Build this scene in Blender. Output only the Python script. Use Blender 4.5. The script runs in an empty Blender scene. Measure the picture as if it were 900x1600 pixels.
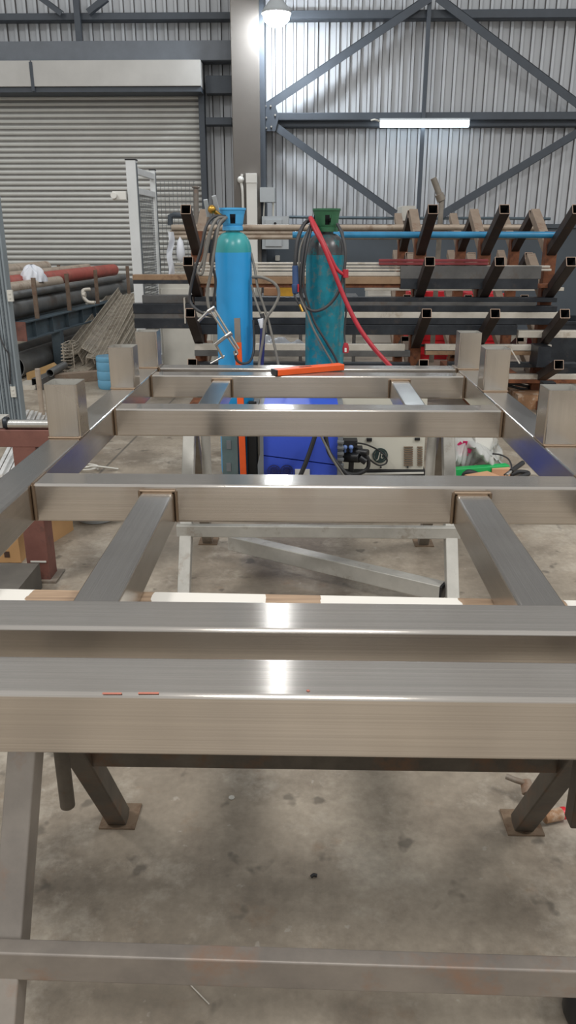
import bpy, math, random
from mathutils import Vector, Matrix
R = random.Random(7)
SC = bpy.context.scene
COL = SC.collection
# ------------------------------------------------------------------ camera
F = 1200.0; TH = math.radians(19.93); PSI = math.radians(1.256); CZ = 1.48
cam = bpy.data.cameras.new('camera'); camo = bpy.data.objects.new('camera', cam); COL.objects.link(camo)
cam.sensor_fit = 'VERTICAL'; cam.sensor_height = 36; cam.lens = F/1600*36; cam.clip_start = .05; cam.clip_end = 100
camo.location = (0, 0, CZ); camo.rotation_euler = (math.pi/2-TH, 0, PSI)
SC.camera = camo
RX = Vector((math.cos(PSI), math.sin(PSI), 0)); FH = Vector((-math.sin(PSI), math.cos(PSI), 0)); UP = Vector((0, 0, 1))
def ray(x, y):
    u = (x-450)/F; v = (y-800)/F
    return RX*u + FH*(math.cos(TH)-v*math.sin(TH)) - UP*(math.sin(TH)+v*math.cos(TH))
def P(x, y, Y):                      # point of a sight line at world depth Y
    d = ray(x, y); return Vector((0, 0, CZ)) + d*(Y/d.y)
def PZ(x, y, z):                     # point of a sight line at world height z
    d = ray(x, y); return Vector((0, 0, CZ)) + d*((z-CZ)/d.z)
# ------------------------------------------------------------------ mesh builder
class MB:
    def __init__(s): s.v = []; s.f = []; s.n = []; s.uv = []; s.m = []
    def face(s, pts, nrm=None, uv=None, m=0):
        i = len(s.v); s.v += [Vector(p) for p in pts]; k = len(pts)
        s.f.append(list(range(i, i+k)))
        if nrm is None:
            a = Vector((0, 0, 0)); q = s.v[i:]
            for j in range(k): a += q[j].cross(q[(j+1) % k])
            nn = a.normalized() if a.length > 1e-12 else Vector((0, 0, 1)); nrm = [nn]*k
        nrm = [Vector(x) for x in nrm]; uv = list(uv or [(0, 0)]*k)
        q = s.v[i:]; g = Vector((0, 0, 0))
        for j in range(k): g += q[j].cross(q[(j+1) % k])
        if g.dot(sum(nrm, Vector((0, 0, 0)))) < 0: s.v[i:] = q[::-1]; nrm.reverse(); uv.reverse()
        s.n += nrm; s.uv += uv; s.m.append(m)
    def bar(s, p0, p1, w, h, r=.004, wall=0, up=(0, 0, 1), m=0, seg=3, mi=None, me=None):
        """rounded rectangular bar or hollow tube from p0 to p1; w across, h along up"""
        p0, p1 = Vector(p0), Vector(p1); a = (p1-p0); L = a.length; a.normalize()
        up = Vector(up); sx = a.cross(up)
        if sx.length < 1e-5: sx = a.cross(Vector((0, 1, 0)))
        sx.normalize(); uz = sx.cross(a).normalized()
        def ring(w, h, r):
            o = []
            r = max(min(r, w/2-1e-5, h/2-1e-5), 1e-5)
            for q, (cx, cz) in enumerate(((1, 1), (-1, 1), (-1, -1), (1, -1))):
                for k in range(seg+1):
                    t = math.pi/2*(q+k/seg)
                    o.append((sx*(cx*(w/2-r)+r*math.cos(t))+uz*(cz*(h/2-r)+r*math.sin(t)), sx*math.cos(t)+uz*math.sin(t)))
            return o
        rg = ring(w, h, r); n = len(rg); d = 0
        for i in range(n):
            (c0, n0), (c1, n1) = rg[i], rg[(i+1) % n]; e = (c1-c0).length
            if (i % (seg+1)) == seg: n0 = n1 = (n0+n1).normalized()
            s.face([p0+c0, p0+c1, p1+c1, p1+c0], [n0, n1, n1, n0], [(0, d), (0, d+e), (L, d+e), (L, d)], m); d += e
        if wall:
            ri = ring(w-2*wall, h-2*wall, max(r-wall, .0005)); mm = m if mi is None else mi
            for i in range(n):
                (c0, n0), (c1, n1) = ri[i], ri[(i+1) % n]
                s.face([p0+c1, p0+c0, p1+c0, p1+c1], [-n1, -n0, -n0, -n1], [(0, 0), (0, .01), (L, .01), (L, 0)], mm)
                o0, o1 = rg[i][0], rg[(i+1) % n][0]
                s.face([p1+o0, p1+o1, p1+c1, p1+c0], [a]*4, None, m if me is None else me); s.face([p0+o1, p0+o0, p0+c0, p0+c1], [-a]*4, None, m)
        else:
            uvc = [(c.dot(sx), c.dot(uz)) for c, _ in rg]
            s.face([p1+c for c, _ in rg], [a]*n, uvc, m); s.face([p0+c for c, _ in reversed(rg)], [-a]*n, uvc[::-1], m)
        return s
    def box(s, x0, x1, y0, y1, z0, z1, r=.003, m=0):
        w, d, h = x1-x0, y1-y0, z1-z0; cx, cy, cz = (x0+x1)/2, (y0+y1)/2, (z0+z1)/2
        if w >= d and w >= h: return s.bar((x0, cy, cz), (x1, cy, cz), d, h, r, m=m)
        if d >= h: return s.bar((cx, y0, cz), (cx, y1, cz), w, h, r, m=m)
        return s.bar((cx, cy, z0), (cx, cy, z1), w, d, r, up=(0, 1, 0), m=m)
    def lathe(s, prof, p0, axis=(0, 0, 1), seg=24, m=0, a0=0, a1=360, sharp=40):
        """prof: list of (radius, height) from p0 along axis"""
        p0 = Vector(p0); ax = Vector(axis).normalized()
        e1 = ax.cross(Vector((0, 0, 1)));
        if e1.length < 1e-4: e1 = Vector((1, 0, 0))
        e1.normalize(); e2 = ax.cross(e1)
        ns = []
        for (r0, h0), (r1, h1) in zip(prof, prof[1:]):
            t = Vector((h1-h0, -(r1-r0))); ns.append(t.normalized() if t.length > 1e-9 else Vector((1, 0)))
        cs = math.cos(math.radians(sharp))
        for k in range(len(ns)):
            na = ns[k]; nb = ns[k]
            if k > 0 and ns[k-1].dot(ns[k]) > cs: na = (ns[k-1]+ns[k]).normalized()
            if k < len(ns)-1 and ns[k+1].dot(ns[k]) > cs: nb = (ns[k+1]+ns[k]).normalized()
            (r0, h0), (r1, h1) = prof[k], prof[k+1]
            for j in range(seg):
                t0 = math.radians(a0+(a1-a0)*j/seg); t1 = math.radians(a0+(a1-a0)*(j+1)/seg)
                d0 = e1*math.cos(t0)+e2*math.sin(t0); d1 = e1*math.cos(t1)+e2*math.sin(t1)
                pts = []; nn = []
                for d, r, h, q in ((d0, r0, h0, na), (d1, r0, h0, na), (d1, r1, h1, nb), (d0, r1, h1, nb)):
                    pts.append(p0+d*r+ax*h); nn.append(d*q.x+ax*q.y)
                uv = [(t0*.1, h0), (t1*.1, h0), (t1*.1, h1), (t0*.1, h1)]
                if r0 < 1e-6: pts, nn, uv = [pts[0], pts[2], pts[3]], [nn[0], nn[2], nn[3]], [uv[0], uv[2], uv[3]]
                elif r1 < 1e-6: pts, nn, uv = pts[:3], nn[:3], uv[:3]
                s.face(pts, nn, uv, m)
        return s
    def cyl(s, p0, p1, r, r2=None, seg=16, m=0, wall=0):
        p0, p1 = Vector(p0), Vector(p1); L = (p1-p0).length; r2 = r if r2 is None else r2; b = min(.1*r, .004)
        if wall: pr = [(r-wall, L), (r-wall, 0), (r, 0), (r2, L), (r2-wall, L)]
        else: pr = [(0, 0), (r-b, 0), (r, b), (r2, L-b), (r2-b, L), (0, L)]
        return s.lathe(pr, p0, p1-p0, seg, m)
    def path(s, pts, r, seg=8, m=0, smooth=True, sub=6):
        pts = [Vector(p) for p in pts]
        if smooth and len(pts) > 2:
            o = []; q = [pts[0]*2-pts[1]]+pts+[pts[-1]*2-pts[-2]]
            for i in range(1, len(q)-2):
                a, b, c, d = q[i-1:i+3]
                for k in range(sub):
                    t = k/sub; o.append(.5*((2*b)+(c-a)*t+(2*a-5*b+4*c-d)*t*t+(3*b-a-3*c+d)*t**3))
            pts = o+[pts[-1]]
        n = len(pts); T = [(pts[min(i+1, n-1)]-pts[max(i-1, 0)]).normalized() for i in range(n)]
        e = T[0].cross(Vector((.3, .5, .8))).normalized(); rings = []
        for i in range(n):
            e = (e-T[i]*e.dot(T[i])).normalized(); g = T[i].cross(e)
            rings.append([(pts[i]+(e*math.cos(2*math.pi*k/seg)+g*math.sin(2*math.pi*k/seg))*r, e*math.cos(2*math.pi*k/seg)+g*math.sin(2*math.pi*k/seg)) for k in range(seg)])
        for A, B in zip(rings, rings[1:]):
            for k in range(seg):
                l = (k+1) % seg
                s.face([A[k][0], A[l][0], B[l][0], B[k][0]], [A[k][1], A[l][1], B[l][1], B[k][1]], None, m)
        s.face([p for p, _ in reversed(rings[0])], None, None, m); s.face([p for p, _ in rings[-1]], None, None, m)
        return s
    def prism(s, pts, ext, m=0):
        pts = [Vector(p) for p in pts]; ext = Vector(ext); n = len(pts)
        a = Vector((0, 0, 0))
        for j in range(n): a += pts[j].cross(pts[(j+1) % n])
        if a.dot(ext) < 0: pts = pts[::-1]
        s.face([p+ext for p in pts], None, None, m); s.face(pts[::-1], None, None, m)
        for j in range(n):
            k = (j+1) % n; L = (pts[k]-pts[j]).length
            s.face([pts[j], pts[k], pts[k]+ext, pts[j]+ext], None, [(0, 0), (L, 0), (L, ext.length), (0, ext.length)], m)
        return s
    def grid(s, fn, nu, nv, m=0):
        p = [[Vector(fn(i/nu, j/nv)) for j in range(nv+1)] for i in range(nu+1)]
        def nr(i, j):
            a = p[min(i+1, nu)][j]-p[max(i-1, 0)][j]; b = p[i][min(j+1, nv)]-p[i][max(j-1, 0)]
            c = a.cross(b); return c.normalized() if c.length > 1e-12 else Vector((0, 0, 1))
        for i in range(nu):
            for j in range(nv):
                ix = ((i, j), (i+1, j), (i+1, j+1), (i, j+1))
                s.face([p[a][b] for a, b in ix], [nr(a, b) for a, b in ix], [(a/nu, b/nv) for a, b in ix], m)
        return s
    def sphere(s, c, r, seg=14, m=0, sz=1):
        return s.lathe([(r*math.sin(math.pi*k/8) if 0 < k < 8 else 0, -r*sz*math.cos(math.pi*k/8)) for k in range(9)], c, (0, 0, 1), seg, m, sharp=60)
    def build(s, name, mats, parent=None, origin=None):
        if not isinstance(mats, (list, tuple)): mats = [mats]
        if parent is not None:
            org = Vector((0, 0, 0)); q = parent
            while q is not None: org += q.location; q = q.parent
        elif origin is not None: org = Vector(origin)
        else:
            xs = [v.x for v in s.v]; ys = [v.y for v in s.v]; zs = [v.z for v in s.v]
            org = Vector(((min(xs)+max(xs))/2, (min(ys)+max(ys))/2, min(zs)))
        me = bpy.data.meshes.new(name); me.from_pydata([v-org for v in s.v], [], s.f)
        for mt in mats: me.materials.append(mt)
        uvl = me.uv_layers.new(name='UVMap'); flat = []
        for u in s.uv: flat += [u[0], u[1]]
        uvl.data.foreach_set('uv', flat)
        me.polygons.foreach_set('material_index', s.m)
        me.polygons.foreach_set('use_smooth', [True]*len(s.f))
        me.normals_split_custom_set([tuple(n) for n in s.n])
        me.update()
        o = bpy.data.objects.new(name, me); COL.objects.link(o)
        if parent is not None: o.parent = parent
        else: o.location = org
        return o
def tag(o, label=None, cat=None, group=None, kind=None):
    if label: o['label'] = label
    if cat: o['category'] = cat
    if group: o['group'] = group
    if kind: o['kind'] = kind
    return o
def thing(name, loc, label, cat, group=None, kind=None):
    o = bpy.data.objects.new(name, None); COL.objects.link(o); o.location = loc; o.empty_display_size = .05
    return tag(o, label, cat, group, kind)
def copy_tree(o, parent=None):
    c = o.copy(); COL.objects.link(c)
    if parent is not None: c.parent = parent
    for ch in list(o.children): copy_tree(ch, c)
    return c
# ------------------------------------------------------------------ materials
def lin(c): return tuple((x/12.92 if x <= .04045 else ((x+.055)/1.055)**2.4) for x in [k/255 for k in c])+(1,)
class NT:
    def __init__(s, name):
        s.mat = bpy.data.materials.new(name); s.mat.use_nodes = True; s.t = s.mat.node_tree; s.N = s.t.nodes; s.L = s.t.links
        s.b = s.N['Principled BSDF']; s.co = s.N.new('ShaderNodeTexCoord')
    def link(s, a, b): s.L.new(a, b)
    def noise(s, scale=5, detail=4, rough=.6, vec=None, stretch=None, coord='Object'):
        n = s.N.new('ShaderNodeTexNoise'); n.inputs['Scale'].default_value = scale; n.inputs['Detail'].default_value = detail; n.inputs['Roughness'].default_value = rough
        v = vec or s.co.outputs[coord]
        if stretch:
            mp = s.N.new('ShaderNodeMapping'); mp.inputs['Scale'].default_value = stretch; s.link(v, mp.inputs['Vector']); v = mp.outputs['Vector']
        s.link(v, n.inputs['Vector']); return n.outputs['Fac']
    def ramp(s, fac, stops):
        r = s.N.new('ShaderNodeValToRGB'); e = r.color_ramp.elements
        while len(e) < len(stops): e.new(.5)
        for k, (p, c) in enumerate(stops):
            e[k].position = p; e[k].color = c if len(c) == 4 else tuple(c)+(1,)
        s.link(fac, r.inputs['Fac']); return r.outputs['Color']
    def mix(s, fac, a, b, mode='MIX'):
        m = s.N.new('ShaderNodeMix'); m.data_type = 'RGBA'; m.blend_type = mode
        for sock, val in ((m.inputs[0], fac), (m.inputs[6], a), (m.inputs[7], b)):
            if isinstance(val, (int, float)): sock.default_value = val
            elif isinstance(val, tuple): sock.default_value = val
            else: s.link(val, sock)
        return m.outputs[2]
    def maprange(s, v, a, b, c, d):
        m = s.N.new('ShaderNodeMapRange'); s.link(v, m.inputs[0])
        for k, x in enumerate((a, b, c, d)): m.inputs[k+1].default_value = x
        return m.outputs[0]
    def bump(s, h, strength=.2, dist=.01):
        b = s.N.new('ShaderNodeBump'); b.inputs['Strength'].default_value = strength; b.inputs['Distance'].default_value = dist
        s.link(h, b.inputs['Height']); s.link(b.outputs[0], s.b.inputs['Normal'])
    def set(s, **k):
        for a, v in k.items():
            q = s.b.inputs[a.replace('_', ' ')]
            if hasattr(v, 'is_output'): s.link(v, q)
            else: q.default_value = v
        return s.mat
def paint(name, c, rough=.45, metal=0, var=.25, scale=6, dirt=None):
    t = NT(name); base = lin(c)
    dk = tuple(x*(1-var) for x in base[:3])+(1,); lt = tuple(min(1, x*(1+var*.6)) for x in base[:3])+(1,)
    col = t.ramp(t.noise(scale, 5), [(.3, dk), (.7, lt)])
    if dirt: col = t.mix(t.maprange(t.noise(scale*2.7, 6, .7), .52, .62, 0, 1), col, lin(dirt))
    return t.set(Base_Color=col, Roughness=rough, Metallic=metal)
def emit(name, c, strength):
    t = NT(name); return t.set(Base_Color=(0, 0, 0, 1), Emission_Color=lin(c), Emission_Strength=strength)
def stainless(name, c=(176, 170, 162), rough=.27, aniso=.75, streak=1.0):
    t = NT(name); tg = t.N.new('ShaderNodeTangent'); tg.direction_type = 'UV_MAP'; tg.uv_map = 'UVMap'
    st = t.noise(1, 3, .6, stretch=(1.2, 420, 1), coord='UV'); st2 = t.noise(1, 2, .5, stretch=(.8, 60, 1), coord='UV')
    sm = t.noise(3.5, 3, .5)
    b = lin(c); k = .13*streak
    col = t.ramp(st, [(.3, tuple(x*(1-k) for x in b[:3])), (.7, tuple(min(1, x*(1+k)) for x in b[:3]))])
    col = t.mix(t.maprange(st2, .35, .7, 0, .28), col, tuple(x*.78 for x in b[:3])+(1,))
    col = t.mix(t.maprange(sm, .45, .7, 0, .25), col, lin((140, 130, 118)))
    rg = t.maprange(sm, .3, .7, rough-.03, rough+.05)
    t.link(tg.outputs[0], t.b.inputs['Tangent'])
    return t.set(Base_Color=col, Metallic=1.0, Roughness=rg, Anisotropic=aniso, Anisotropic_Rotation=0.25)
def steel(name, dark, light, rust, amt=.5, rough=.5, metal=.6, scale=5):
    t = NT(name); n1 = t.noise(scale, 6, .65); n2 = t.noise(scale*1.7, 7, .7)
    col = t.ramp(n1, [(.3, lin(dark)), (.7, lin(light))])
    col = t.mix(t.maprange(n2, .62-.25*amt, .75-.2*amt, 0, .85), col, lin(rust))
    t.bump(t.noise(60, 4), .15, .002)
    return t.set(Base_Color=col, Roughness=rough, Metallic=metal)
M = {}
M['ss'] = stainless('brushed_stainless', (208, 202, 195), .21, .96)
M['ss_post'] = stainless('stainless_stub', (204, 198, 190), .24, .7, .4)
M['ss_bright'] = stainless('bright_stainless', (205, 203, 198), .2, .4)
M['weld'] = NT('weld_bead').set(Base_Color=lin((150, 132, 114)), Metallic=1.0, Roughness=.4)
M['heat'] = NT('weld_heat_tint').set(Base_Color=lin((120, 84, 54)), Metallic=.9, Roughness=.45)
M['mill'] = steel('mill_steel', (112, 105, 96), (150, 142, 131), (118, 98, 80), .3, .5, .15)
M['mill_light'] = steel('galvanised_grey', (164, 162, 156), (194, 192, 185), (140, 128, 114), .2, .5, .3)
M['bar'] = steel('mill_flat', (112, 106, 101), (148, 140, 131), (140, 112, 94), .45, .42, .2, 4)
M['rust'] = steel('rusted_steel', (104, 62, 42), (140, 88, 58), (84, 52, 40), .5, .8, .1, 9)
M['rustplate'] = steel('rust_plate', (104, 88, 72), (130, 110, 90), (92, 66, 48), .4, .75, .1, 14)
M['arm'] = steel('dark_arm_steel', (46, 40, 40), (66, 56, 53), (84, 58, 46), .35, .5, .4)
M['armcut'] = paint('sawn_edge', (150, 128, 112), .5, .4)
M['inside'] = paint('tube_inside', (28, 27, 30), .8)
M['stand_tan'] = steel('tan_toplit_steel', (128, 112, 98), (150, 134, 118), (120, 88, 66), .3, .7, .1)  # tan carries the top light on rear arms; plain colour elsewhere
M['grime_brown'] = steel('grimy_brown_steel', (104, 88, 76), (130, 112, 96), (104, 72, 54), .4, .75, .1, 9)
M['redox'] = steel('red_oxide_primer', (104, 66, 58), (124, 82, 72), (84, 60, 54), .35, .6, .0, 8)
M['black_bar'] = steel('black_pipe_steel', (36, 40, 46), (60, 64, 70), (78, 72, 70), .15, .38, .5)
M['grey_bar'] = steel('grey_section', (82, 82, 82), (106, 105, 104), (92, 82, 74), .3, .5, .3)
M['tan_bar'] = steel('tan_section', (132, 106, 82), (160, 132, 104), (110, 82, 62), .3, .55, .2)
M['tan_pipe'] = steel('tan_pipe', (160, 144, 128), (186, 172, 156), (136, 112, 92), .3, .5, .2)
M['pale_bar'] = steel('pale_section', (186, 180, 168), (212, 206, 196), (160, 146, 128), .2, .45, .3)
M['strip'] = paint('bright_flat', (222, 222, 220), .35, .2)
M['mill_dark'] = steel('dark_mill_steel', (62, 57, 51), (96, 89, 80), (98, 74, 56), .5, .5, .25, 7)
M['blue_pipe'] = paint('blue_pipe', (44, 128, 172), .3)
M['red_bar'] = paint('red_angle', (134, 52, 56), .5)
M['struct'] = paint('structural_paint', (70, 77, 86), .55, var=.12)
M['struct_lt'] = paint('pale_structural_paint', (108, 114, 122), .55, var=.1)
M['colpaint'] = paint('column_paint', (104, 99, 94), .65, var=.08, scale=3)
M['sheet'] = paint('wall_sheet', (196, 200, 205), .6, var=.05, scale=2)
M['sheet_flank_shade'] = paint('wall_sheet_flank_shade', (108, 106, 106), .7, var=.2, scale=3)
M['dado'] = paint('dado_paint', (76, 84, 92), .6, var=.12, scale=1.5)
M['slat'] = paint('shutter_slat', (206, 207, 203), .45, var=.08, scale=1.5)
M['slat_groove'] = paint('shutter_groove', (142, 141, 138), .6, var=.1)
M['hood'] = paint('shutter_hood', (188, 187, 184), .5, .2, var=.1, scale=2)
M['alu'] = paint('anodised_aluminium', (214, 217, 218), .35, .1, var=.06)
M['alu_grey'] = paint('dull_aluminium', (140, 150, 156), .4, .2, var=.08)
M['alu_dark'] = paint('aluminium_groove', (98, 106, 112), .5, .3)
M['mesh'] = paint('wire_mesh', (120, 124, 126), .5, .4)
M['white'] = paint('white_paint', (222, 221, 216), .5, var=.05, scale=3)
M['offwhite'] = paint('off_white', (200, 198, 190), .55, var=.08)
M['ebox'] = paint('grey_enclosure', (176, 182, 186), .45, var=.05)
M['black'] = paint('black_plastic', (26, 27, 30), .4)
M['rubber'] = paint('black_rubber', (40, 40, 42), .55)
M['hose'] = paint('grey_hose', (118, 115, 109), .5)
M['hose_dk'] = paint('dark_hose', (58, 58, 60), .5)
M['hose_red'] = paint('red_hose', (178, 44, 56), .42)
M['orange'] = paint('orange_paint', (240, 96, 40), .4, var=.08)
M['bluecyl'] = paint('blue_cylinder_paint', (48, 158, 222), .32, var=.1, scale=3, dirt=None)
M['tealsh'] = paint('teal_shoulder_paint', (58, 156, 160), .28, var=.1)
M['bluecap'] = paint('light_blue_guard', (76, 170, 226), .4, var=.08)
M['tealcyl'] = paint('teal_cylinder_paint', (16, 128, 146), .38, var=.3, scale=9, dirt=(88, 118, 122))
M['darksh'] = paint('worn_dark_shoulder', (78, 78, 80), .3, .2, var=.35, scale=7, dirt=(40, 110, 116))
M['greencap'] = paint('green_guard', (46, 100, 68), .5, var=.25)
M['welder'] = paint('welder_blue', (62, 90, 206), .4, var=.06)
M['welder_grey'] = paint('welder_grey_trim', (122, 126, 130), .5)
M['cream'] = paint('cream_panel', (200, 198, 186), .45, var=.04)
M['logo'] = paint('dark_green_logo', (44, 66, 66), .5)
M['knob'] = paint('pale_blue_knob', (120, 150, 214), .4)
M['brass'] = NT('brass').set(Base_Color=lin((188, 148, 72)), Metallic=1.0, Roughness=.35)
M['chrome'] = NT('bright_tool_steel').set(Base_Color=lin((196, 194, 190)), Metallic=1.0, Roughness=.28)
M['card'] = paint('cardboard', (190, 150, 104), .8, var=.08)
M['card_dk'] = paint('cardboard_print', (74, 54, 44), .8)
M['cardpink'] = paint('kraft_box', (196, 150, 116), .8, var=.1)
M['green'] = paint('green_plastic', (24, 168, 88), .4, var=.06)
M['pink'] = paint('pink_print', (206, 40, 104), .5)
M['red'] = paint('red_enamel', (208, 30, 42), .4, var=.1)
M['yellow'] = paint('yellow_card', (214, 162, 52), .6)
M['ochre'] = paint('ochre_timber', (176, 142, 94), .75)
M['timber'] = paint('bare_timber', (158, 120, 88), .75, var=.25, scale=4, dirt=(190, 170, 150))
M['panel_grey'] = paint('panel_grey_green', (96, 116, 118), .5)
M['navy'] = paint('navy_handle', (44, 50, 110), .4)
M['torchblue'] = paint('torch_blue', (58, 84, 128), .45)
M['redpipe'] = steel('red_primed_pipe', (150, 66, 58), (172, 92, 80), (120, 80, 68), .4, .6, 0, 4)
M['darkpipe'] = steel('dark_pipe', (82, 84, 86), (116, 116, 114), (98, 86, 78), .3, .5, .3, 2)
M['ibeam'] = steel('blue_grey_beam', (66, 80, 90), (92, 106, 114), (84, 80, 78), .2, .55, .2, 2)
M['traywire'] = steel('galvanised_wire', (150, 142, 130), (188, 178, 162), (110, 92, 76), .3, .5, .4, 8)
M['concrete_dk'] = paint('dark_block', (92, 88, 82), .8, var=.2, scale=8)
def bottle_mat():
    t = NT('blue_water_bottle'); return t.set(Base_Color=lin((128, 190, 224)), Roughness=.2, Transmission_Weight=.35, IOR=1.3)
M['bottle'] = bottle_mat()
def plastic_mat():
    t = NT('clear_plastic_film'); n = t.noise(30, 4)
    t.bump(n, .6, .01); return t.set(Base_Color=lin((206, 208, 206)), Roughness=.18, Alpha=.62)
M['film'] = plastic_mat()
M['filmw'] = paint('white_film', (224, 228, 236), .35, var=.06)
def concrete():
    t = NT('concrete_floor'); big = t.noise(.9, 6, .62); mid = t.noise(2.6, 8, .7); fine = t.noise(45, 4, .6)
    col = t.ramp(big, [(.34, lin((120, 110, 97))), (.48, lin((154, 143, 128))), (.64, lin((180, 169, 153)))])
    col = t.mix(t.maprange(mid, .47, .64, 0, .75), col, lin((116, 105, 92)))
    col = t.mix(t.maprange(t.noise(1.9, 8, .72), .52, .62, 0, .7), col, lin((190, 181, 167)))
    col = t.mix(t.maprange(t.noise(1.3, 5, .55), .6, .68, 0, .55), col, lin((96, 87, 77)))
    sp = t.noise(9, 3, .5); col = t.mix(t.maprange(sp, .64, .7, 0, .6), col, lin((72, 67, 60)))
    col = t.mix(t.maprange(t.noise(24, 3, .5), .69, .73, 0, .55), col, lin((184, 177, 166)))
    col = t.mix(t.maprange(t.noise(5, 6, .7), .6, .7, 0, .4), col, lin((140, 112, 86)))
    col = t.mix(t.maprange(fine, .3, .7, 0, .3), col, lin((92, 86, 78)))
    # saw-cut joint
    a = PZ(214, 681, 0); b = PZ(160, 735, 0); d = (b-a).normalized(); nx, ny = -d.y, d.x
    dp = t.N.new('ShaderNodeVectorMath'); dp.operation = 'DOT_PRODUCT'; t.link(t.co.outputs['Object'], dp.inputs[0]); dp.inputs[1].default_value = (nx, ny, 0)
    sb = t.N.new('ShaderNodeMath'); sb.operation = 'SUBTRACT'; t.link(dp.outputs['Value'], sb.inputs[0]); sb.inputs[1].default_value = a.x*nx+a.y*ny
    ab = t.N.new('ShaderNodeMath'); ab.operation = 'ABSOLUTE'; t.link(sb.outputs[0], ab.inputs[0])
    col = t.mix(t.maprange(ab.outputs[0], .004, .012, .75, 0), col, lin((74, 70, 64)))
    t.bump(mid, .08, .01)
    return t.set(Base_Color=col, Roughness=t.maprange(big, .3, .7, .42, .62), Specular_IOR_Level=.4)
M['floor'] = concrete()
def timber_paint():
    """timber board with big brushed patches of white paint"""
    t = NT('part_painted_timber'); g = t.noise(3, 5, .6, stretch=(2, 30, 8))
    wood = t.ramp(g, [(.3, lin((124, 102, 82))), (.7, lin((172, 146, 120)))])
    sx = t.N.new('ShaderNodeSeparateXYZ'); t.link(t.co.outputs['Object'], sx.inputs[0])
    ad = t.N.new('ShaderNodeMath'); ad.operation = 'ADD'; t.link(sx.outputs[0], ad.inputs[0])
    t.link(t.maprange(t.noise(14, 3), 0, 1, -.02, .02), ad.inputs[1])
    stops = PAINT_STOPS
    r = t.N.new('ShaderNodeValToRGB'); r.color_ramp.interpolation = 'CONSTANT'; e = r.color_ramp.elements
    while len(e) < len(stops): e.new(.5)
    for k, (p, c) in enumerate(stops): e[k].position = p; e[k].color = (c, c, c, 1)
    t.link(t.maprange(ad.outputs[0], -1, 1, 0, 1), r.inputs['Fac'])
    return t.set(Base_Color=t.mix(r.outputs[0], wood, lin((216, 212, 204))), Roughness=.6)
# ------------------------------------------------------------------ setting
YW = 13.0
b = MB(); b.face([(-12, -8, 0), (12, -8, 0), (12, YW+.3, 0), (-12, YW+.3, 0)]); b.face([(-12, YW+.3, -.1), (12, YW+.3, -.1), (12, -8, -.1), (-12, -8, -.1)])
fl = b.build('floor', M['floor'], origin=(0, 0, 0)); tag(fl, 'stained grey concrete workshop floor', 'floor', kind='structure')
# corrugated back wall: pan / rib profile, front towards -Y
b = MB(); x = -9.0; pitch = .158
while x < 9:
    pr = [(x, 0), (x+.098, 0), (x+.108, -.04), (x+.147, -.04), (x+pitch, 0)]
    for k, ((xa, ya), (xb, yb)) in enumerate(zip(pr, pr[1:])):
        b.face([(xa, YW+ya, 1.55), (xb, YW+yb, 1.55), (xb, YW+yb, 9), (xa, YW+ya, 9)], m=1 if k in (1, 3) else 0)  # rib flanks get a darker colour, painted in for the rib shadows
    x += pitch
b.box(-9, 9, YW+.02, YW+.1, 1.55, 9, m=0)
w = b.build('wall_back', [M['sheet'], M['sheet_flank_shade']]); tag(w, 'ribbed pale metal cladding of the back wall', 'wall', kind='structure')
b = MB(); b.box(-9, 9, YW-.1, YW+.15, 0, 1.56); b.box(-9, 9, YW-.14, YW+.02, 1.56, 1.62)
tag(b.build('wall_back_dado', M['dado']), 'dark blue grey masonry band low on the back wall', 'wall', kind='structure')
def girt(name, x0, x1, y, hpx, Y, label, mat='struct', w=.1):
    a, c = P(x0, y, Y), P(x1, y, Y); h = hpx*(Y*.9)/F; zz = (a.z+c.z)/2
    b = MB(); b.bar((a.x, Y, zz), (c.x, Y, zz), w, h, .006); b.bar((a.x, Y+.045, zz+h/2), (c.x, Y+.045, zz+h/2), w+.05, .012, .002); b.bar((a.x, Y+.045, zz-h/2), (c.x, Y+.045, zz-h/2), w+.05, .012, .002)
    return tag(b.build(name, M[mat]), label, 'steel beam', kind='structure')
def brace(x0, y0, x1, y1, Y, wpx, label):
    a, c = P(x0, y0, Y), P(x1, y1, Y); h = wpx*(Y*.9)/F
    b = MB(); b.bar(a, c, .07, h, .006, up=(0, -1, 0)); b.v = b.v
    b = MB(); b.bar(a, c, h, .01, .002, up=(0, -1, 0)); n = (c-a).normalized().cross(Vector((0, 1, 0)))
    b.bar(a+n*h*.45+Vector((0, .03, 0)), c+n*h*.45+Vector((0, .03, 0)), .01, .07, .002, up=(0, -1, 0))
    return tag(b.build('diagonal_brace', M['struct']), label, 'steel brace', kind='structure')
girt('wall_girt', -80, 360, 27, 9, 12.8, 'upper steel girt above the roller shutter')
girt('wall_girt', 405, 1000, 23, 11, 12.8, 'upper steel girt at the top right of the wall')
girt('wall_girt', 412, 1000, 182, 10, 12.75, 'steel girt above the long fluorescent light')
girt('wall_girt', 412, 1000, 193, 9, 12.85, 'lower steel girt right behind the fluorescent light')
girt('wall_beam', -80, 362, 82, 26, 12.75, 'deep grey beam right over the shutter hood', 'struct_lt', w=.2)
girt('wall_girt', 322, 362, 133, 24, 12.75, 'short deep beam between shutter and column')
girt('wall_girt', 322, 362, 190, 10, 12.75, 'short thin girt between shutter and column')
brace(418, 166, 672, -4, 12.65, 12, 'upper left diagonal of the wall bracing')
brace(684, -4, 905, 164, 12.65, 12, 'upper right diagonal of the wall bracing')
brace(424, 193, 618, 334, 12.65, 11, 'lower left diagonal of the wall bracing')
brace(905, 206, 686, 338, 12.65, 12, 'lower right diagonal of the wall bracing')
brace(60, -6, 96, 21, 12.65, 8, 'short diagonal above the shutter, left of the hanger')
brace(166, -4, 137, 19, 12.65, 9, 'short diagonal above the shutter, right of the hanger')
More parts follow.
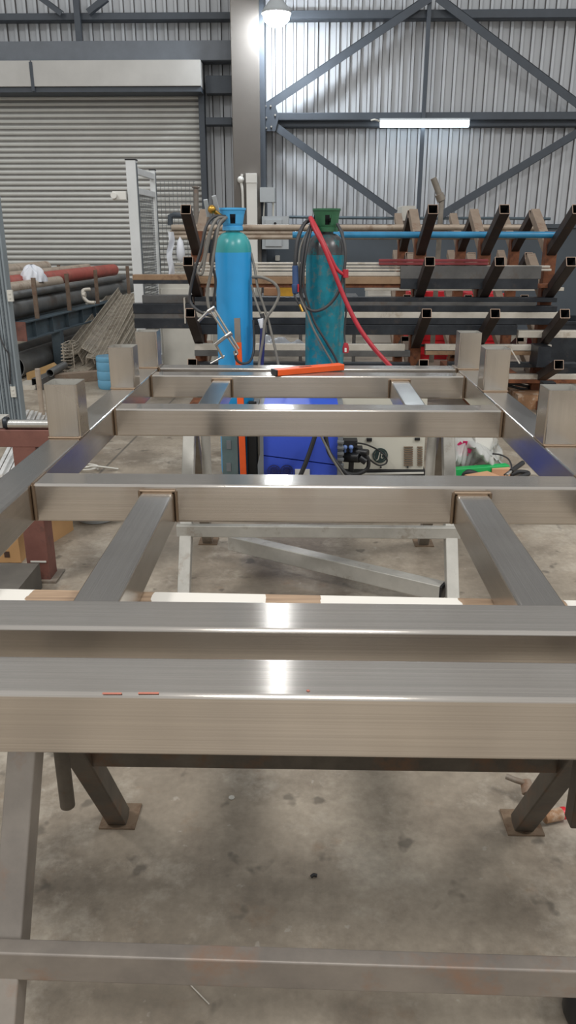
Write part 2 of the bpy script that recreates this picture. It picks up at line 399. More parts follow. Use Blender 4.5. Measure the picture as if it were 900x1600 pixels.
for x0, y0, x1, y1, w_, lab in ((672, -10, 663, 350, 6, 'slender upright rod behind the fluorescent light'), (118, -10, 124, 94, 9, 'upright hanger above the shutter hood')):
    a, c = P(x0, y0, 12.7), P(x1, y1, 12.7); c.x = a.x; b = MB(); b.bar(c, a, w_*.0095, .06, .004, up=(0, 1, 0)); tag(b.build('upright_rod', M['struct']), lab, 'steel upright', kind='structure')
# gusset plates with bolts at brace node
b = MB(); c = P(420, 182, 12.6)
b.prism([P(412, 160, 12.6), P(428, 160, 12.6), P(436, 182, 12.6), P(430, 205, 12.6), P(412, 205, 12.6)], (0, .03, 0))
for px, py in ((415, 166), (423, 166), (416, 184), (424, 198), (416, 200), (430, 180)): b.cyl(P(px, py, 12.6), P(px, py, 12.6)-Vector((0, .02, 0)), .014, seg=8, m=1)
tag(b.build('gusset_plate', [M['struct'], M['chrome']]), 'bolted gusset plate where the left diagonals meet', 'steel plate', kind='structure')
# column
a, c = P(361, 100, 12.3), P(405, 100, 12.3)
b = MB(); b.box(a.x, c.x, 12.3, 12.62, 0, 9, .01); b.box(c.x-.02, c.x+.07, 12.4, 12.9, 0, 9, .01, m=1)
tag(b.build('column', [M['colpaint'], M['struct']]), 'broad taupe building column beside the roller shutter', 'column', kind='structure')
# roller shutter
dl, dr = P(-60, 200, 12.9).x, P(314, 200, 12.85).x; ztop = P(150, 138, 12.85).z
b = MB(); n = int(ztop/.078)+1; z = 0
for i in range(n):
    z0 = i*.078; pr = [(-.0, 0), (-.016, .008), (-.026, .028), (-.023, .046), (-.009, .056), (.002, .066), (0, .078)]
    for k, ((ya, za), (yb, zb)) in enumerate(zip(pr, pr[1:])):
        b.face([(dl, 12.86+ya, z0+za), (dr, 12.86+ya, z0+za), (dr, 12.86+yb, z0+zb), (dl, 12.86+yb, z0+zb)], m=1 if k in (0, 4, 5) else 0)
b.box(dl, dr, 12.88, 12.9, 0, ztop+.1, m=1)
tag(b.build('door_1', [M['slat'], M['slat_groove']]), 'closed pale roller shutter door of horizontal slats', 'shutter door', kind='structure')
b = MB(); q = P(318, 200, 12.7); b.box(dr-.01, q.x+.02, 12.72, 12.9, 0, P(318, 76, 12.72).z, .006); tag(b.build('trim_1', M['struct']), 'dark upright guide at the right of the roller shutter', 'door guide', kind='structure')
hd = thing('shutter_hood', (P(120, 115, 12.4).x, 12.4, P(120, 138, 12.4).z), 'pale boxed hood over the roller shutter', 'shutter hood', kind='structure')
z0, z1 = P(120, 135, 12.4).z, P(120, 94, 12.4).z; hr = P(313, 110, 12.4).x; hx = P(49, 110, 12.4).x; hl = P(-60, 110, 12.4).x
b = MB(); b.box(hx+.01, hr, 12.4, 12.8, z0, z1, .006); b.box(hl, hx-.01, 12.4, 12.8, z0, z1, .006); b.build('hood_box', M['hood'], hd)
b = MB(); b.box(hx-.022, hx+.022, 12.385, 12.5, z0-.06, z1-.02, .004); b.build('joint_strip', M['struct'], hd)
b = MB(); b.box(hl, hr, 12.43, 12.8, z0-.07, z0, .004); b.build('bottom_rail', M['struct'], hd)
# lamps
ft = thing('fluorescent_light', P(665, 194, 12.5), 'long lit white fluorescent batten on the wall girt', 'light')
a, c = P(594, 192, 12.5), P(735, 192, 12.5); zz = (a.z+c.z)/2
b = MB(); b.bar((a.x, 12.62, zz+.05), (c.x, 12.62, zz+.05), .14, .04, .01); b.build('housing', M['ebox'], ft)
b = MB(); b.bar((a.x+.01, 12.58, zz), (c.x-.01, 12.58, zz), .1, .1, .045, seg=5); b.build('diffuser', emit('tube_glow', (232, 246, 255), 7), ft)
b = MB(); b.path([P(580, 188, 12.55), P(586, 187, 12.5), P(594, 190, 12.52)], .012); b.build('flex', M['offwhite'], ft)
hb = thing('high_bay_lamp', P(432, 22, 12.0), 'round glaring lamp high beside the column', 'light')
c = P(432, 22, 12.0)
b = MB(); b.lathe([(.02, .32), (.07, .3), (.09, .16), (.2, .03), (.2, 0), (.185, 0)], c, seg=24); b.build('lamp_housing', M['ebox'], hb)
b = MB(); b.lathe([(.185, .01), (.17, -.07), (.1, -.13), (0, -.15)], c, seg=24, sharp=70); b.build('lamp_lens', emit('high_bay_glow', (240, 248, 255), 140), hb)
b = MB(); b.cyl(c+Vector((0, 0, .3)), c+Vector((0, 0, .8)), .015); b.build('hanger', M['struct'], hb)
# things on the column
b = MB(); a, c = P(386, 330, 12.25), P(402, 330, 12.25); b.box(a.x, c.x, 12.18, 12.3, .0, P(394, 272, 12.2).z, .006); b.box(a.x-.004, c.x+.004, 12.17, 12.25, P(394, 286, 12.2).z, P(394, 271, 12.2).z, .004)
tag(b.build('cable_trunking', M['white']), 'white upright cable trunking on the taupe column', 'trunking')
b = MB(); b.path([P(378, 272, 12.28), P(377, 285, 12.28), P(379, 300, 12.28), P(380, 330, 12.28)], .022, 6); b.sphere(P(376, 281, 12.28), .05, 8); tag(b.build('paint_drip', M['white']), 'thin white paint run down the column face', 'paint drip', kind='structure')
eb = thing('switch_box', P(420, 316, 12.2), 'small grey switch box right of the column', 'electrical box')
a, c = P(406, 304, 12.2), P(429, 304, 12.2); b = MB(); b.box(a.x, c.x, 12.2, 12.6, P(0, 316, 12.2).z, P(0, 293, 12.2).z, .01); b.build('enclosure', M['ebox'], eb)
b = MB(); b.path([P(427, 316, 12.3), P(427, 338, 12.3)], .018, 6, smooth=False); b.build('conduit', M['offwhite'], eb); b = MB(); b.path([P(413, 316, 12.3), P(412, 338, 12.3)], .012, 6, smooth=False); b.build('conduit', M['offwhite'], eb)
eb = thing('distribution_board', P(430, 390, 12.15), 'larger pale grey wall cabinet with a lock below the switch box', 'electrical cabinet')
a, c = P(409, 360, 12.15), P(451, 360, 12.15); z0, z1 = P(0, 389, 12.15).z, P(0, 338, 12.15).z
b = MB(); b.box(a.x, c.x, 12.18, 12.39, z0, z1, .01); b.build('enclosure', M['ebox'], eb)
b = MB(); b.box(a.x+.05, c.x-.1, 12.15, 12.19, z0+.04, z1-.05, .008); d = b.build('door', M['ebox'], eb)
b = MB(); b.cyl((a.x+.2, 12.15, z1-.1), (a.x+.2, 12.13, z1-.1), .02, seg=8); b.build('lock', M['black'], d)
b = MB(); b.path([P(452, 339, 12.7), P(520, 340, 12.7), P(620, 341, 12.7), P(760, 341, 12.7), P(860, 342, 12.7)], .022, 8); tag(b.build('service_pipe', M['ibeam']), 'thin blue grey service pipe running along the dado top', 'pipe')
b = MB(); a = P(430, 400, 12.8); b.box(a.x, P(437, 400, 12.8).x, 12.78, 12.9, P(0, 407, 12.8).z, P(0, 399, 12.8).z, .01); tag(b.build('wall_socket', M['offwhite']), 'small white socket on the dado under the wall cabinet', 'socket')
# ------------------------------------------------------------------ stainless frame
ZT = .89; T = .1; X0, X1 = -.684, .705
ZB = ZT-T
fr = thing('fabricated_frame', (.01, 2.3, ZB), 'large welded stainless steel box section frame lying across the trestles', 'steel frame')
def tube(name, p0, p1, w=T, h=T, parent=fr, mat='ss', r=.007, wall=0, up=(0, 0, 1)):
    b = MB(); b.bar(p0, p1, w, h, r, wall, up, seg=5, mi=1 if wall else None); return b.build(name, [M[mat], M['mill_light']] if wall else M[mat], parent)  # hollow stubs: paler inner wall paints in the light inside
zc = ZT-T/2
def bead(pts, r=.006, parent=fr):
    b = MB(); b.path(pts, r, 6, smooth=False); return b.build('weld_bead', M['weld'], parent)
for x in (X0-T/2, X1+T/2): tube('side_rail', (x, 1.181, zc), (x, 3.69, zc))
BY = {'A': .893, 'B': 1.079, 'C': 1.818, 'D': 2.695, 'E': 3.388, 'F': 3.585}
for k, y in BY.items():
    if k in 'AB': tube('cross_beam', (-1.12, y+T/2, zc), (1.14, y+T/2, zc))
    else:
        c = tube('cross_beam', (X0, y+T/2, zc), (X1, y+T/2, zc))
        for x in (X0, X1):
            s = 1 if x < 0 else -1
            bead([(x+s*.004, y-.002, ZB+.004), (x+s*.004, y-.002, ZT)], .0045)
            bead([(x+s*.004, y, ZT), (x+s*.004, y+T, ZT)], .004)
LT = .083
for xc in (-.366, .417):
    for y0, y1 in ((1.179, BY['C']), (BY['D']+T, BY['E'])):
        zl = ZB+LT/2
        tube('spacer_tube', (xc, y0, zl), (xc, y1, zl), LT, LT)
        z2 = ZB+LT
        bead([(xc-LT/2-.004, y1-.003, ZB+.004), (xc-LT/2-.004, y1-.003, z2+.002)], .004)
        bead([(xc+LT/2+.004, y1-.003, ZB+.004), (xc+LT/2+.004, y1-.003, z2+.002)], .004)
        b = MB(); b.path([(xc-LT/2-.003, y1-.003, z2+.002), (xc+LT/2+.003, y1-.003, z2+.002)], .0045, 6, smooth=False); b.build('weld_bead', M['weld'], fr)
for x, y in ((X0-T/2, 2.275), (X0-T/2, 3.07), (X0-T/2, 3.585), (X1+T/2, 2.215), (X1+T/2, 3.045), (X1+T/2, 3.575)):
    p = tube('post_stub', (x, y+T/2, ZT), (x, y+T/2, ZT+.165), T, T, fr, 'ss_post', .007, .004, (0, 1, 0))
    b = MB(); b.path([(x-T/2, y-.002, ZT+.002), (x+T/2, y-.002, ZT+.002)], .0032, 6, smooth=False); b.path([(x-T/2, y, ZT+.002), (x-T/2, y+T, ZT+.002)], .0028, 6, smooth=False); b.path([(x+T/2, y, ZT+.002), (x+T/2, y+T, ZT+.002)], .0028, 6, smooth=False)
    b.build('weld_bead', M['weld'], p)
M['crayon'] = paint('red_crayon', (168, 104, 88), .7)
for x0, x1, y in ((160, 190, 1083.5), (216, 248, 1083), (480, 483, 1078)):
    b = MB(); b.bar(PZ(x0, y, ZT+.0006), PZ(x1, y+(2 if x0 > 400 else 0), ZT+.0006), .004, .0008, .0003); o = b.build('crayon_mark', M['crayon'], fr); o['label'] = 'faint red crayon mark on the nearest beam'
# ------------------------------------------------------------------ trestles
def trestle(yt, xl, xr, label, mats, topz=.765, spread=.42, zf=.285, zr=.285):
    leg_m, bar_m, plate_m = mats
    t = thing('trestle', ((xl+xr)/2, yt, 0), label, 'trestle')
    b = MB(); b.bar((xl-.12, yt, topz-.025), (xr+.12, yt, topz-.025), .06, .05, .004); b.build('top_bar', M[leg_m], t)
    for x in (xl, xr):
        for s in (-1, 1):
            b = MB(); b.bar((x, yt+s*.012, topz-.05), (x, yt+s*spread, .006), .05, .05, .004, up=(0, 1, .3)); lg = b.build('leg', M[leg_m if s > 0 else bar_m], t)
            b = MB(); b.box(x-.045, x+.05, yt+s*spread-.04, yt+s*spread+.055, 0, .006, .001); b.build('foot_plate', M[plate_m], lg)
    for s in (-1, 1):
        zb = zf if s < 0 else zr; yb = .012+(spread-.012)*((topz-.05-zb)/(topz-.056))
        b = MB(); y = yt+s*(yb+.005 + (.02 if s < 0 else 0)); x0, x1 = (xl-.3, xr+.3) if (s < 0 and yt < 2) else (xl+.025, xr-.025)
        if s < 0 and yt > 2: x0, x1 = xl-.035, xr+.035
        dz = .014 if (s < 0 and yt < 2) else 0
        b.bar((x0, y, zb+dz), (x1, y, zb-dz), .03, .06 if dz else .05, .004); b.build('cross_bar', M[leg_m if s > 0 else bar_m], t)
    return t
t1 = trestle(1.2, -.49, .585, 'near welded steel trestle carrying the front of the stainless frame', ('mill_dark', 'bar', 'rustplate'), spread=.45, zf=.342, zr=.388)
for px, yy, bot, rr in ((106, 1.27, 1260, 'round'), (893, 1.24, 1283, 'square')):
    q = P(px, bot, yy); b = MB()
    if rr == 'round': b.cyl((q.x, yy, q.z), (q.x, yy, .715), .015)
    else: b.bar((q.x+.012, yy, q.z), (q.x+.012, yy, .715), .04, .04, .003, up=(0, 1, 0))
    b.build('jack_tube', M['mill_dark'], t1)
t2 = trestle(3.2, -.487, .605, 'far pale steel trestle under the back of the stainless frame', ('mill', 'mill_light', 'rustplate'), zf=.33, zr=.40)
for x in (-.42, .54):
    b = MB(); b.cyl((x, 3.17, .50), (x, 3.17, .715), .02); jt = b.build('jack_sleeve', M['mill_light'], t2)
    b = MB()
    b.lathe([(0, 0)]+[(.019 if k % 2 else .015, k*.008) for k in range(26)]+[(0, .21)], (x, 3.17, .30), seg=12); b.build('threaded_spindle', M['black_bar'], jt)
b = MB(); a = PZ(362, 846, .1); c = PZ(690, 924, .1); b.bar(a, c, .06, .07, .004); b.bar(c, c+(c-a).normalized()*.008, .055, .065, .003, m=1); b.build('diagonal_brace', [M['mill_light'], M['black']], t2)
# timber board on the trestle
pl, pr_ = PZ(0, 919, ZB), PZ(900, 937, ZB); dv = (pr_-pl).normalized(); nb = Vector((dv.y, -dv.x, 0))
a = pl-dv*.55; c = pr_+dv*.5; ctr = (a+c)/2+nb*.12
def st(px, py): return (((PZ(px, py, ZB)-ctr).x)+1)/2
PAINT_STOPS = [(0, 1), (st(45, 930), 0), (st(236, 930), 1), (st(410, 930), 0), (st(497, 930), 1), (st(715, 937), 0), (st(880, 940), 1)]
b = MB(); b.bar(a+nb*.12-UP*.0125, c+nb*.12-UP*.0125, .24, .024, .003)
tag(b.build('timber_board', timber_paint(), origin=ctr), 'brown timber board with white painted patches lying under the front beams', 'board')
# spirit level
a, c = PZ(430, 586.5, ZT), PZ(533, 577.5, ZT); a.z = c.z = ZT+.014
sl = thing('spirit_level', (a.x, a.y, ZT), 'orange box level lying across the far beams of the stainless frame', 'spirit level')
b = MB(); b.bar(a, c, .055, .027, .003); b.build('level_body', M['orange'], sl)
d = (c-a).normalized(); b = MB(); b.bar(a-d*.008, a, .053, .026, .004); b.build('end_cap', M['black'], sl)
b = MB(); q = a+d*.12; b.bar(q, q+d*.06, .02, .028, .003); b.build('vial_window', M['inside'], sl)
# ------------------------------------------------------------------ gas cylinders
def px_r(r, p): return r*((p.y*math.cos(TH)+(CZ-p.z)*math.sin(TH))/F)
def cylinder(x, Y, rpx, ytop, yneck, yband, cols, label, body_lean=0):
    base = P(x, 480, Y); X = base.x; zt = P(x, ytop, Y).z; zn = P(x, yneck, Y).z; zs = P(x, yband, Y).z; r = px_r(rpx, P(x, 480, Y))
    t = thing('gas_cylinder', (X, Y, 0), label, 'gas cylinder'); o = Vector((X, Y, 0))
    b = MB(); b.lathe([(0, .012), (r*.8, 0), (r*.97, .02), (r, .05), (r, zs)], o, seg=40); b.build('body', M[cols[0]], t)
    h = zn-zs; b = MB(); pr = [(r, zs)]
    for k in range(1, 9):
        a = math.pi/2*k/9; pr.append((.04+(r-.04)*math.cos(a), zs+h*.92*math.sin(a)))
    pr += [(.042, zn-.01), (.042, zn+.02)]
    b.lathe(pr, o, seg=40, sharp=60); b.build('shoulder', M[cols[1]], t)
    rb = px_r(cols[3], P(x, yneck, Y)); rt = px_r(cols[4], P(x, ytop, Y)); H = zt-zn
    ga = MB()
    ga.lathe([(rb-.006, .01), (rb, 0), (rb+.004, .0), (rb+.004, .022), (rb, .024), (rb+(rt-rb)*.3, H*.3)], o+UP*zn, seg=36, sharp=30)
    # band with window openings
    for k in range(4):
        a0 = cols[5]+k*90
        ga.lathe([(rb+(rt-rb)*.3, H*.3), (rb+(rt-rb)*.72, H*.72)], o+UP*zn, seg=7, a0=a0, a1=a0+62)
        ga.lathe([(rb+(rt-rb)*.72-.004, H*.72), (rb+(rt-rb)*.3-.004, H*.3)], o+UP*zn, seg=7, a0=a0, a1=a0+62)
    ga.lathe([(rb+(rt-rb)*.72, H*.72), (rt, H*.9), (rt+.004, H*.91), (rt+.004, H), (rt-.004, H), (rt-.004, H*.9), (rb+(rt-rb)*.72-.004, H*.72)], o+UP*zn, seg=36, sharp=30)
    ga.build('valve_guard', M[cols[2]], t)
    b = MB(); b.cyl(o+UP*(zn-.01), o+UP*(zn+H*.75), .018); b.bar(o+UP*(zn+H*.5)+Vector((-.04, 0, 0)), o+UP*(zn+H*.5)+Vector((.04, 0, 0)), .025, .025, .006); b.cyl(o+UP*(zn+H*.75), o+UP*(zn+H*.95), .024); b.build('valve', M['inside'], t)
    return t
cy1 = cylinder(366.5, 4.79, 28, 325, 360, 394, ('bluecyl', 'tealsh', 'bluecap', 15, 20.5, 20), 'bright blue gas cylinder with a light blue guard and teal shoulder')
cy2 = cylinder(508, 4.86, 30.5, 326, 362, 398, ('tealcyl', 'darksh', 'greencap', 17, 21, 290), 'scuffed teal gas cylinder with a green valve guard')
c1 = cy1.location; c2 = cy2.location
def hose(name, pts, r, mat, label, cat='hose', group=None):
    b = MB(); b.path([P(x, y, Y) for x, y, Y in pts], r, 8); return tag(b.build(name, M[mat]), label, cat, group)
# regulator
rg = thing('gas_regulator', P(335, 345, 4.72), 'brass knob and two pale levers at the left of the blue cylinder guard', 'regulator')
b = MB(); b.sphere(P(331, 327, 4.7), .024, 12); b.cyl(P(331, 327, 4.7), P(352, 343, 4.74), .012); b.build('knob', M['brass'], rg)
for xa, ya, xb, yb in ((321, 312, 326, 338), (334, 306, 341, 334)):
    b = MB(); b.bar(P(xa, ya, 4.7), P(xb, yb, 4.74), .024, .012, .003, up=(0, -1, 0)); b.build('lever', M['ebox'], rg)
hose('gas_hose', [(352, 338, 4.72), (334, 339, 4.66), (322, 355, 4.62), (314, 390, 4.6), (305, 420, 4.6), (298, 450, 4.6), (297, 470, 4.6), (305, 482, 4.58), (318, 490, 4.58), (333, 494, 4.6)], .009, 'hose_dk', 'dark hose from the blue cylinder swinging furthest left')
hose('gas_hose', [(354, 340, 4.7), (338, 343, 4.62), (325, 372, 4.58), (318, 405, 4.58), (309, 424, 4.58), (316, 427, 4.57), (321, 400, 4.57), (330, 360, 4.57)], .0085, 'hose', 'grey hose coiled in a short loop left of the blue cylinder')
hose('gas_hose', [(352, 341, 4.68), (342, 352, 4.62), (334, 395, 4.59), (330, 425, 4.59), (324, 455, 4.59), (327, 482, 4.58), (336, 484, 4.58)], .0095, 'hose', 'thick grey hose hanging down to the chrome clamp')
hose('gas_hose', [(350, 344, 4.66), (338, 360, 4.61), (332, 385, 4.6), (329, 410, 4.6), (333, 420, 4.61), (337, 440, 4.62), (334, 470, 4.62), (333, 480, 4.62)], .008, 'hose_dk', 'dark hose tight against the left flank of the blue cylinder')
hose('welding_cable', [(392, 395, 4.78), (398, 420, 4.74), (403, 450, 4.7), (412, 478, 4.68), (419, 500, 4.66), (424, 520, 4.64), (431, 550, 4.62), (437, 580, 4.6), (450, 640, 4.5), (455, 700, 4.45)], .008, 'hose', 'grey cable dropping right of the blue cylinder behind the level')
hose('welding_cable', [(394, 433, 4.72), (412, 434, 4.68), (430, 444, 4.66), (436, 460, 4.66), (428, 480, 4.65), (415, 500, 4.64), (411, 530, 4.63), (406, 560, 4.62), (404, 580, 4.6), (402, 620, 4.6)], .009, 'hose', 'grey cable making a wide bow right of the blue cylinder')
hose('welding_cable', [(393, 445, 4.72), (398, 465, 4.7), (405, 485, 4.68), (414, 505, 4.66), (416, 520, 4.66)], .007, 'hose', 'short thin cable between blue cylinder and wide cable bow')
hose('gas_hose', [(368, 548, 4.55), (369, 561, 4.55), (378, 568, 4.56), (390, 565, 4.6), (396, 550, 4.66), (397, 525, 4.68), (396, 500, 4.69)], .008, 'hose_dk', 'dark hose curving up from the orange strip on the blue cylinder')
th = thing('torch_holder', P(408, 590, 4.65), 'navy torch handle standing right of the blue cylinder', 'welding torch')
b = MB(); b.cyl(P(407, 590, 4.65), P(411, 512, 4.66), .016); b.build('handle', M['navy'], th)
b = MB(); b.cyl(P(411, 512, 4.66), P(407, 498, 4.66), .018); b.build('cap', M['filmw'], th)
b = MB(); b.cyl(P(412, 500, 4.67), P(409, 490, 4.67), .014, seg=10); b.build('nozzle', M['hose_dk'], th)
# orange level leaning on the blue cylinder
lv = thing('leaning_level', PZ(380, 750, 0), 'long orange and grey straight edge leaning upright on the blue cylinder', 'straight edge')
p0 = P(381, 752, 4.58); p1 = P(372, 535, 4.63); p2 = P(370.5, 497, 4.64); p0.z = max(p0.z, .0)
b = MB(); b.bar(p0, p1, .04, .022, .003, up=(0, -1, 0)); b.build('level_body', M['orange'], lv)
b = MB(); b.bar(p1, p2, .036, .02, .003, up=(0, -1, 0)); b.build('bare_end', M['bar'], lv)
# grey panel and black case beside the blue cylinder foot
gp = thing('gas_trolley', (P(360, 700, 4.6).x, 4.6, 0), 'grey green trolley panel with dark stencilled marks before the foot of the blue cylinder', 'trolley')
xa, xb = P(347, 710, 4.6).x, P(372, 710, 4.6).x
b = MB(); b.box(xa, xb, 4.6, 4.63, .02, .5, .004); pn = b.build('front_panel', M['panel_grey'], gp)
for y0 in (687, 722): b = MB(); b.bar(P(354, y0+8, 4.599), P(361, y0+8, 4.599), .004, .055, .0005); b.build('stencil_mark', M['welder_grey'], pn)
b = MB(); b.box(xa-.01, xb+.12, 4.59, 4.9, 0, .02, .003) if False else b.box(xa-.01, xb+.02, 4.59, 4.66, 0, .02, .003); b.build('base', M['mill'], gp)
b = MB(); xa, xb = P(386, 710, 4.62).x, P(403, 710, 4.62).x; b.box(xa, xb, 4.62, 4.9, 0, .48, .012); b.bar((xa+.01, 4.7, .49), (xb-.01, 4.7, .49), .03, .03, .008); tag(b.build('equipment_case', M['black']), 'black upright case between the blue cylinder and the blue machine', 'case')
# chrome F clamp
Yc = 4.5
fc = thing('bar_clamp', P(350, 560, Yc), 'chrome bar clamp hanging in front of the blue cylinder', 'clamp')
b = MB(); b.cyl(P(328, 484, Yc), P(370, 548, Yc), .007, seg=10); b.cyl(P(333, 480, Yc), P(373, 545, Yc), .007, seg=10); b.build('bar', M['chrome'], fc)
b = MB(); b.path([P(333, 482, Yc), P(328, 484, Yc), P(320, 492, Yc), P(310, 502, Yc)], .009, 8); b.cyl(P(325, 487, Yc), P(336, 480, Yc), .012); b.build('fixed_jaw', M['chrome'], fc)
b = MB(); b.bar(P(359, 521, Yc), P(336, 539, Yc), .02, .018, .004, up=(0, -1, 0)); b.cyl(P(353, 526, Yc), P(362, 520, Yc), .014); jw = b.build('sliding_jaw', M['chrome'], fc)
b = MB(); b.cyl(P(337, 538, Yc), P(349, 560, Yc), .007, seg=10); b.build('screw', M['mill'], jw)
b = MB(); b.cyl(P(329, 568, Yc), P(351, 556, Yc), .005, seg=8); b.build('tommy_bar', M['chrome'], jw)
b = MB(); b.path([P(368, 545, Yc), P(371, 552, Yc), P(367, 554, Yc), P(366, 548, Yc)], .006, 8); b.build('end_hook', M['chrome'], fc)
# hoses on teal cylinder
hose('gas_hose', [(486, 342, 4.83), (474, 352, 4.78), (465, 375, 4.73), (462, 400, 4.71), (461, 416, 4.71)], .012, 'hose_dk', 'thick dark hose into the blue torch handle by the teal cylinder')
hose('gas_hose', [(488, 346, 4.79), (477, 375, 4.71), (471, 420, 4.69), (470, 455, 4.69), (477, 478, 4.69), (492, 486, 4.69), (512, 478, 4.69), (528, 458, 4.69), (536, 432, 4.71), (540, 395, 4.73), (534, 365, 4.77), (527, 350, 4.81)], .0095, 'hose_dk', 'dark hose in one big loop across the teal cylinder')
hose('gas_hose', [(489, 350, 4.77), (481, 380, 4.70), (475, 420, 4.68), (475, 450, 4.68), (484, 482, 4.69), (492, 505, 4.69), (510, 535, 4.69), (527, 566, 4.71), (534, 600, 4.73)], .007, 'hose_dk', 'thin dark hose crossing the teal cylinder towards its lower right')
hose('gas_hose', [(487, 352, 4.78), (470, 385, 4.72), (467, 430, 4.70), (470, 465, 4.69), (480, 490, 4.68), (490, 515, 4.68), (508, 548, 4.69), (520, 570, 4.71), (528, 600, 4.73)], .007, 'hose', 'thin grey hose down the left flank of the teal cylinder')
hose('air_hose', [(485, 340, 4.79), (492, 358, 4.73), (505, 383, 4.69), (522, 425, 4.67), (540, 470, 4.65), (560, 510, 4.63), (585, 545, 4.61), (612, 575, 4.59), (640, 610, 4.57)], .0135, 'hose_red', 'long red hose slanting across the teal cylinder to the right', 'hose')
hose('air_hose', [(487, 341, 4.78), (500, 366, 4.71), (514, 396, 4.68), (526, 420, 4.68), (538, 430, 4.69)], .010, 'hose_red', 'short red hose beside the long red hose', 'hose')
hose('welding_cable', [(535, 360, 4.83), (540, 400, 4.78), (538, 440, 4.77), (541, 480, 4.75), (538, 520, 4.75), (541, 545, 4.73)], .006, 'hose_dk', 'thin dark cord down the right flank of the teal cylinder')
b = MB(); b.cyl(P(540, 421, 4.69), P(540, 434, 4.69), .017, seg=12); tag(b.build('hose_coupling', M['hose_red']), 'red coupling at the end of the short red hose', 'coupling')
pg = thing('cable_plug', P(540, 552, 4.73), 'red plug at the foot of the thin dark cord', 'plug')
b = MB(); b.lathe([(0, 0), (.018, .004), (.021, .03), (.013, .06), (0, .064)], P(540, 552, 4.73), seg=14); b.build('plug_body', M['hose_red'], pg)
b = MB(); b.cyl(P(540, 544, 4.475), P(540, 550, 4.475), .006, seg=8); b.build('tab', M['white'], pg)
tc = thing('cutting_torch', P(462, 487, 4.69), 'blue torch handle with a brass tip left of the teal cylinder', 'welding torch')
b = MB(); b.cyl(P(461, 415, 4.69), P(462, 445, 4.69), .017, .019); b.cyl(P(462, 445, 4.69), P(461, 459, 4.68), .024, .016); b.build('handle', M['torchblue'], tc)
b = MB(); b.bar(P(466, 444, 4.67), P(466, 456, 4.67), .01, .014, .003, up=(0, -1, 0)); b.build('trigger', M['hose_red'], tc)
b = MB(); b.path([P(460, 459, 4.68), P(463, 468, 4.67), P(468, 477, 4.67)], .006, 8); b.build('neck', M['hose_dk'], tc)
b = MB(); b.cyl(P(468, 476, 4.67), P(473, 487, 4.66), .008, seg=10); b.build('tip', M['brass'], tc)
# ------------------------------------------------------------------ machines behind the frame
bw = thing('welding_machine', (P(458, 720, 4.35).x, 4.35, 0), 'blue welding machine standing between the gas cylinders and the grey machine', 'welding machine')
xa, xb = P(412, 715, 4.3).x, P(527, 715, 4.3).x; zl, zr = P(412, 712, 4.3).z, P(527, 727, 4.3).z
b = MB(); b.prism([(xa, 4.3, zl+.004), (xb, 4.3, zr+.004), (xb, 4.3, .56), (xa, 4.3, .56)], (0, .4, 0)); b.build('upper_panel', M['welder'], bw)
b = MB(); b.prism([(xa, 4.3, .06), (xb, 4.3, .06), (xb, 4.3, zr-.003), (xa, 4.3, zl-.003)], (0, .4, 0)); lp = b.build('lower_panel', M['welder'], bw)
for px in (428, 448):
    q = P(px, 736, 4.29); b = MB()
    for rr in (.012, .024, .036): b.lathe([(rr-.003, 0), (rr-.003, .006), (rr+.003, .006), (rr+.003, 0)], q, (0, -1, 0), 18)
    for k in range(3):
        t = k*math.pi/3; dd = Vector((math.cos(t), 0, math.sin(t)))*.036; b.bar(q-dd-Vector((0, .003, 0)), q+dd-Vector((0, .003, 0)), .004, .004, .001)
    b.build('fan_grille', M['navy'], lp)
b = MB(); b.bar(P(461, 740, 4.296), P(484, 740, 4.296), .004, .055, .001); b.build('data_plate', M['white'], lp)
b = MB(); b.prism([(xa-.03, 4.28, .05), (xa, 4.28, .05), (xa, 4.28, .56), (xa-.02, 4.28, .56), (xa-.02, 4.28, zl+.0), (xa-.035, 4.28, zl-.05)], (0, .44, 0)); b.box(xb, xb+.03, 4.28, 4.7, .05, .56, .004); b.box(xa-.03, xb+.03, 4.29, 4.7, .03, .06, .004); b.build('side_trim', M['welder_grey'], bw)
for x in (xa+.05, xb-.05):
    for y in (4.36, 4.64): b = MB(); b.cyl((x-.015, y, .03), (x+.015, y, .03), .03, seg=16); b.build('wheel', M['black'], bw)
gw = thing('engine_generator', (P(600, 720, 4.6).x, 4.6, 0), 'cream panelled machine with a round monogram and louvres', 'generator')
xa, xb = P(532, 710, 4.5).x, P(663, 710, 4.5).x; z0 = P(600, 733, 4.5).z
b = MB(); b.box(xa, xb, 4.5, 4.95, z0, .66, .008); cp = b.build('side_panel', M['cream'], gw)
b = MB(); b.box(xa-.01, xb+.01, 4.49, 4.96, .06, z0-.002, .004); b.build('base_frame', M['black'], gw)
b = MB(); b.bar(P(540, 741, 4.485), P(662, 739, 4.485), .01, .012, .002); b.build('base_rail', M['offwhite'], gw)
b = MB()
for k in range(9):
    a = P(631, 698.5+3.5*k, 4.495); c = P(645, 698.5+3.5*k, 4.495); b.bar(a, c, .012, .006, .002); a = P(652, 698.5+3.5*k, 4.495); c = P(660, 698.5+3.5*k, 4.495); b.bar(a, c, .012, .006, .002)
b.build('louvres', M['rustplate'], cp)
b = MB(); b.bar(P(573, 687, 4.495), P(581, 687, 4.495), .012, .02, .002); b.bar(P(648, 686, 4.495), P(656, 686, 4.495), .012, .016, .002)
for px in (595, 637): b.cyl(P(px, 730, 4.499), P(px, 730, 4.49), .006, seg=8)
b.build('latch', M['black'], cp)
q = P(594, 711.5, 4.497); b = MB(); b.lathe([(.046, 0), (.046, .004), (.038, .004), (.038, 0)], q, (0, -1, 0), 32); b.lathe([(.034, 0), (.034, .004), (0, .004)], q, (0, -1, 0), 32); lg = b.build('monogram_disc', M['logo'], cp)
